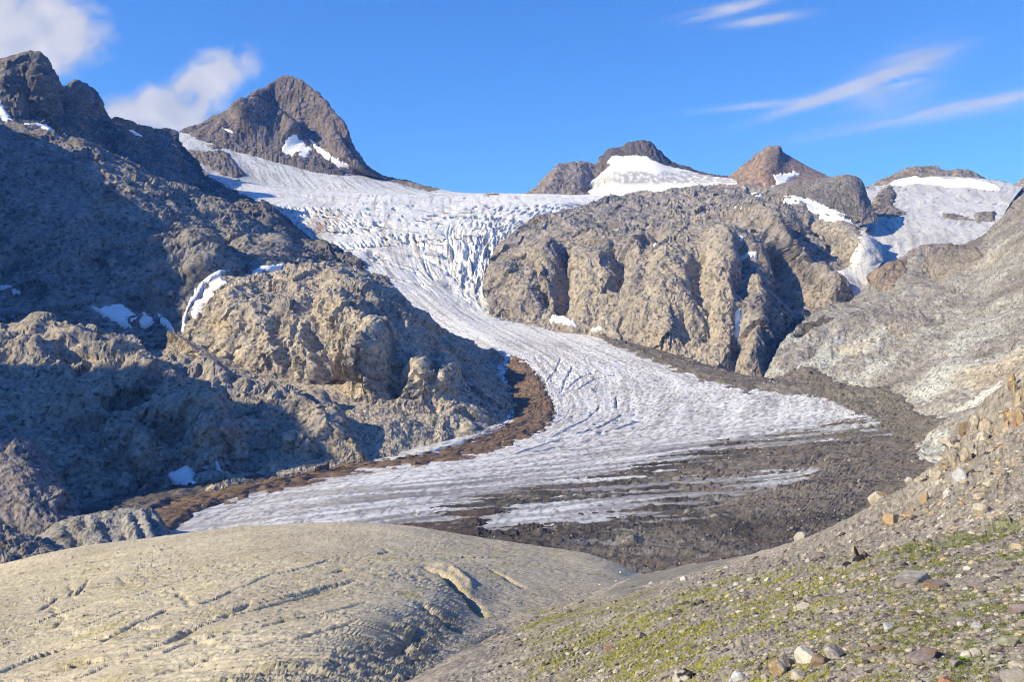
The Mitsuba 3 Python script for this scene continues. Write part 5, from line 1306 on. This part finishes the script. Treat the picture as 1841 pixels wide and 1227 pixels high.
def stones(g):
    """Countable stones: shapes shared between alike ones, each an object of its own."""
    lib = []
    for i in range(8):
        rng = np.random.default_rng(900 + i)
        v, f = polytope(rng, 2, 11, 0.55)
        for tone in ('grey', 'pale', 'purple', 'tan'):
            lib.append((tone, mikit.ply((v, f), 'stone_material', smooth=False, color=stone_color(v, rng, tone, 0.3))))
    kinds = {'grey': [d for t, d in lib if t == 'grey'], 'pale': [d for t, d in lib if t == 'pale'], 'purple': [d for t, d in lib if t == 'purple'], 'tan': [d for t, d in lib if t == 'tan']}
    word = {'grey': 'plain grey', 'pale': 'pale whitish', 'purple': 'dark purplish', 'tan': 'tan coloured'}

    def zone(px, py):
        if py < 1085 - (px - 1000) * 0.19:
            return 'on bare scree above the moss'
        if px < 1330:
            return 'in the yellow moss at lower left'
        if px < 1590:
            return 'in gravel around the white block'
        return 'in stony grass at lower right' if py > 1110 else 'in grass around the large layered boulder'
    n = 0
    while n < 235:
        px, py = RNG.uniform(930, 1838), RNG.uniform(700, 1225)
        if py < slope_edge(px) + 12:
            continue
        if RNG.uniform() > 0.25 + 0.75 * np.clip((py - 930) / 200, 0, 1) * np.clip((px - 1000) / 500, 0.35, 1):
            continue
        tone = RNG.choice(['grey', 'pale', 'purple', 'tan'], p=[0.42, 0.2, 0.2, 0.18])
        w = 6.5 * RNG.uniform(0.35, 1.0) ** -1.0
        w = min(w, 18)
        at, nn, d = g.at(px, py)
        s = d / F / 2
        sc = np.array([w, w * RNG.uniform(0.6, 1.0), w * RNG.uniform(0.35, 0.65)]) * s
        key = key_for('stone')
        M = matrix4(frame(nn, RNG.uniform(0, 6.28)), sc, at + nn * sc[2] * 0.3)
        scene[key] = {**kinds[tone][RNG.integers(8)], 'to_world': mi.ScalarTransform4f(M.tolist())}
        tag(key, f'small {word[tone]} stone {zone(px, py)}', 'stone', group=f'{word[tone]} stones {zone(px, py)}')
        TRI[0] += 320
        n += 1


def rubble(g):
    kinds = {}
    for tone in ('tan', 'ochre', 'cream', 'grey'):
        kinds[tone] = []
        for i in range(4):
            rng = np.random.default_rng(700 + i)
            v, f = polytope(rng, 2, 10, 0.5)
            kinds[tone].append(mikit.ply((v, f), 'stone_material', smooth=False, color=stone_color(v, rng, tone, 0.3)))
    rng = np.random.default_rng(55)
    n = 0
    while n < 46:
        px, py = rng.uniform(1580, 1838), rng.uniform(770, 950)
        if py < slope_edge(px) + 8:
            continue
        tone = rng.choice(['tan', 'ochre', 'cream', 'grey'], p=[0.35, 0.15, 0.2, 0.3])
        w = rng.uniform(6, 15)
        at, nn, d = g.at(px, py)
        sc = np.array([w, w * rng.uniform(0.6, 1.0), w * rng.uniform(0.5, 1.0)]) * d / F / 2
        key = key_for('stone')
        M = matrix4(frame(nn, rng.uniform(0, 6.28)), sc, at + nn * sc[2] * 0.25)
        scene[key] = {**kinds[tone][rng.integers(4)], 'to_world': mi.ScalarTransform4f(M.tolist())}
        word = {'tan': 'tan', 'ochre': 'orange', 'cream': 'cream', 'grey': 'grey'}[tone]
        tag(key, f'angular {word} rubble stone on the slope below the rock outcrops', 'stone', group=f'{word} rubble below the rock outcrops')
        n += 1


def scatter_mesh(base_v, base_f, at, N, sizes, squash, cols, rng):
    """Many small pieces as one mesh, each turned and lying on the ground."""
    n, m = len(at), len(base_v)
    q = rng.normal(size=(n, 4))
    q /= np.linalg.norm(q, axis=1, keepdims=True)
    w, x, y, z = q.T
    R = np.stack([1 - 2 * (y * y + z * z), 2 * (x * y - z * w), 2 * (x * z + y * w), 2 * (x * y + z * w), 1 - 2 * (x * x + z * z), 2 * (y * z - x * w), 2 * (x * z - y * w), 2 * (y * z + x * w), 1 - 2 * (x * x + y * y)], -1).reshape(n, 3, 3)
    v = base_v[None] * rng.uniform(0.65, 1.25, (n, m, 1))
    v = np.einsum('nij,nmj->nmi', R, v) * sizes[:, None, None]
    h = np.einsum('nmi,ni->nm', v, N)
    v = v - N[:, None] * (h * (1 - squash[:, None]))[..., None]
    v = v + at[:, None] + (N * (sizes * squash * 0.25)[:, None])[:, None]
    f = base_f[None] + (np.arange(n) * m)[:, None, None]
    return v.reshape(-1, 3), f.reshape(-1, 3), np.repeat(cols, m, 0)


def gravel_and_moss(p, g):
    import trimesh
    rng = np.random.default_rng(77)
    ico = trimesh.creation.icosahedron()
    ok = np.where((g.px > 880) & (g.px < 1850) & (g.py < 1240) & (g.py > slope_edge(g.px) + 3))[0]
    pick = rng.choice(ok, 18500)
    d = np.linalg.norm(g.S[pick] - [0, 0, EYE], axis=1)
    dens = np.clip((g.py[pick] - slope_edge(g.px[pick])) / 110, 0.12, 1) * np.where(g.px[pick] > 1560, 1, np.where(g.px[pick] > 1250, 0.9, 0.75))
    keep = rng.uniform(size=len(pick)) < dens
    pick, d = pick[keep], d[keep]
    sz_px = np.minimum(1.45 * rng.uniform(0.10, 1, len(pick)) ** -0.75, 6.5)
    names = ['grey', 'pale', 'purple', 'tan', 'dark', 'white', 'ochre']
    T7 = np.array([TONES[k] for k in names])
    ochre = sstep(-20, 30, sdist(g.px[pick], g.py[pick], [(1560, 930), (1640, 850), (1712, 765), (1841, 660), (1841, 930), (1700, 950), (1600, 980)]))
    which = rng.choice(7, len(pick), p=[0.46, 0.12, 0.15, 0.14, 0.10, 0.01, 0.02])
    which = np.where(rng.uniform(size=len(pick)) < 0.35 * ochre, rng.choice([3, 6, 5], len(pick)), which)
    cols = T7[which] * rng.uniform(0.75, 1.25, (len(pick), 1))
    v, f, c = scatter_mesh(np.array(ico.vertices), np.array(ico.faces), g.S[pick], g.N[pick], sz_px * d / F / 1.0, rng.uniform(0.35, 0.75, len(pick)), cols, rng)
    scene['gravel'] = mikit.ply((v, f), 'stone_material', smooth=False, color=np.clip(c, 0.01, 0.85))
    TRI[0] += len(f)
    tag('gravel', 'loose small stones strewn all over the near slope', 'gravel', 'stuff')
    # moss and short grass
    moss = p.moss[p.np0:p.n1].ravel()
    ok = np.where((moss > 0.25) & (g.px > 860) & (g.px < 1850) & (g.py < 1240))[0]
    pick = rng.choice(ok, 9000, p=moss[ok] / moss[ok].sum())
    d = np.linalg.norm(g.S[pick] - [0, 0, EYE], axis=1)
    n, k = len(pick), 5
    base = np.repeat(g.S[pick], k, 0) + rng.normal(size=(n * k, 3)) * np.repeat(d, k)[:, None] * 1.6 / F * np.array([1, 1, 0.3])
    L = np.repeat(d, k) / F * rng.uniform(2.0, 5.0, n * k)
    L = np.minimum(L, 0.10 + 0 * L)
    dirs = rng.normal(size=(n * k, 3)) * np.array([0.7, 0.7, 0.25]) + np.array([0, 0, 0.9])
    dirs /= np.linalg.norm(dirs, axis=1, keepdims=True)
    side = np.cross(dirs, rng.normal(size=(n * k, 3)))
    side /= np.linalg.norm(side, axis=1, keepdims=True)
    wd = (L * 0.16)[:, None] * side
    tri = np.stack([base - wd, base + wd, base + dirs * L[:, None]], 1).reshape(-1, 3)
    right = sstep(1400, 1750, g.px[pick])
    gc = mixc((0.30, 0.30, 0.06), (0.17, 0.21, 0.06), right) * rng.uniform(0.7, 1.3, (n, 1))
    gc = np.where(rng.uniform(size=(n, 1)) < 0.18, np.array([[0.36, 0.28, 0.10]]), gc)
    scene['grass'] = mikit.ply((tri, np.arange(len(tri)).reshape(-1, 3)), 'leaf_material', smooth=False, color=np.repeat(np.repeat(gc, k, 0), 3, 0))
    TRI[0] += len(tri) // 3
    tag('grass', 'thin yellow green moss and short grass growing between the stones', 'grass', 'stuff')
    # one small leafy plant beside the rubble pile
    at, nn, dd = g.at(1728, 1187)
    s = dd / F
    vs, fs = [], []
    for i in range(34):
        a = i * 2.4
        u = np.array([math.cos(a), math.sin(a), 0])
        r = (0.3 + 0.7 * rng.uniform()) * 9 * s
        tip = at + u * r + np.array([0, 0, (9 - 4 * r / (9 * s)) * s])
        mid = at + u * r * 0.5 + np.array([0, 0, 5.5 * s])
        w = np.cross(u, [0, 0, 1]) * 1.6 * s
        o = len(vs)
        vs += [at + nn * 0.2 * s, mid + w, mid - w, tip]
        fs += [[o, o + 1, o + 2], [o + 1, o + 3, o + 2]]
    scene['plant'] = mikit.ply((np.array(vs), np.array(fs)), 'leaf_material', smooth=False, color=np.tile([[0.10, 0.22, 0.03]], (len(vs), 1)))
    tag('plant', 'small bright green leafy tuft at the foot of the rubble pile', 'plant')


scene['leaf_material'] = {'type': 'twosided', 'bsdf': {'type': 'diffuse', 'reflectance': VC}}


def loose_blocks():
    """Blocks strewn on the moraines and a little grit on the beige hill, too small and many to count."""
    import trimesh
    rng = np.random.default_rng(31)
    ico = trimesh.creation.icosahedron()
    V, Fa = np.array(ico.vertices), np.array(ico.faces)

    def strew(key, at, px_lo, px_hi, power, cols, label):
        d = np.linalg.norm(at - [0, 0, EYE], axis=1)
        n = len(at)
        size = np.minimum(px_lo * rng.uniform(0.05, 1, n) ** -power, px_hi) * d / F / 2
        up = np.tile([[0, 0, 1.0]], (n, 1))
        v, f, c = scatter_mesh(V, Fa, at, up, size, rng.uniform(0.5, 0.9, n), cols[rng.integers(len(cols), size=n)] * rng.uniform(0.7, 1.3, (n, 1)), rng)
        scene[key] = mikit.ply((v, f), 'stone_material', smooth=False, color=np.clip(c, 0.01, 0.8))
        TRI[0] += len(f)
        tag(key, label, 'rubble', 'stuff')
    pts, tones = [], []
    for S, name in LOOSE:
        if len(S):
            pts.append(S[rng.choice(len(S), min(2600 if name == 'moraine_001' else 500, len(S)))])
    at = np.concatenate(pts)
    strew('rubble', at, 1.9, 6.5, 0.5, np.array([(0.10, 0.092, 0.09), (0.17, 0.155, 0.145), (0.26, 0.24, 0.215), (0.075, 0.07, 0.068)]), 'loose dark and grey blocks strewn over the moraines beside and below the glacier')
    m = (GH.v > 0.02) & (GH.v < 0.97) & (GH.px > -60) & (GH.px < 1150)
    S = GH.S[m]
    S = S[rng.choice(len(S), 2200)]
    strew('pebbles', S, 1.5, 5.0, 0.45, np.array([(0.34, 0.30, 0.22), (0.17, 0.15, 0.12), (0.45, 0.41, 0.32)]), 'scattered pebbles and small stones on the smooth beige hill')

# ------------------------------------------------------------------ build
valley_floor()
M0 = mountain_left()
off_frame_ridge()
M1 = peak()
far_peak()
pyramid()
right_dome()
G = glacier()
moraines(G)
hanging_glacier()
DOME = left_dome()
LH = lower_hill()
TAL = talus()
RF = rock_face()
ice_tongue(RF)
round_knob()
RS = right_slope()
GH = gravel_hill()
NS = near_slope()
small_landforms()
snow_everywhere()
GD = Ground(NS)
boulders(GD)
outcrops(GD)
stones(GD)
rubble(GD)
gravel_and_moss(NS, GD)
loose_blocks()
print("triangles", TRI[0])
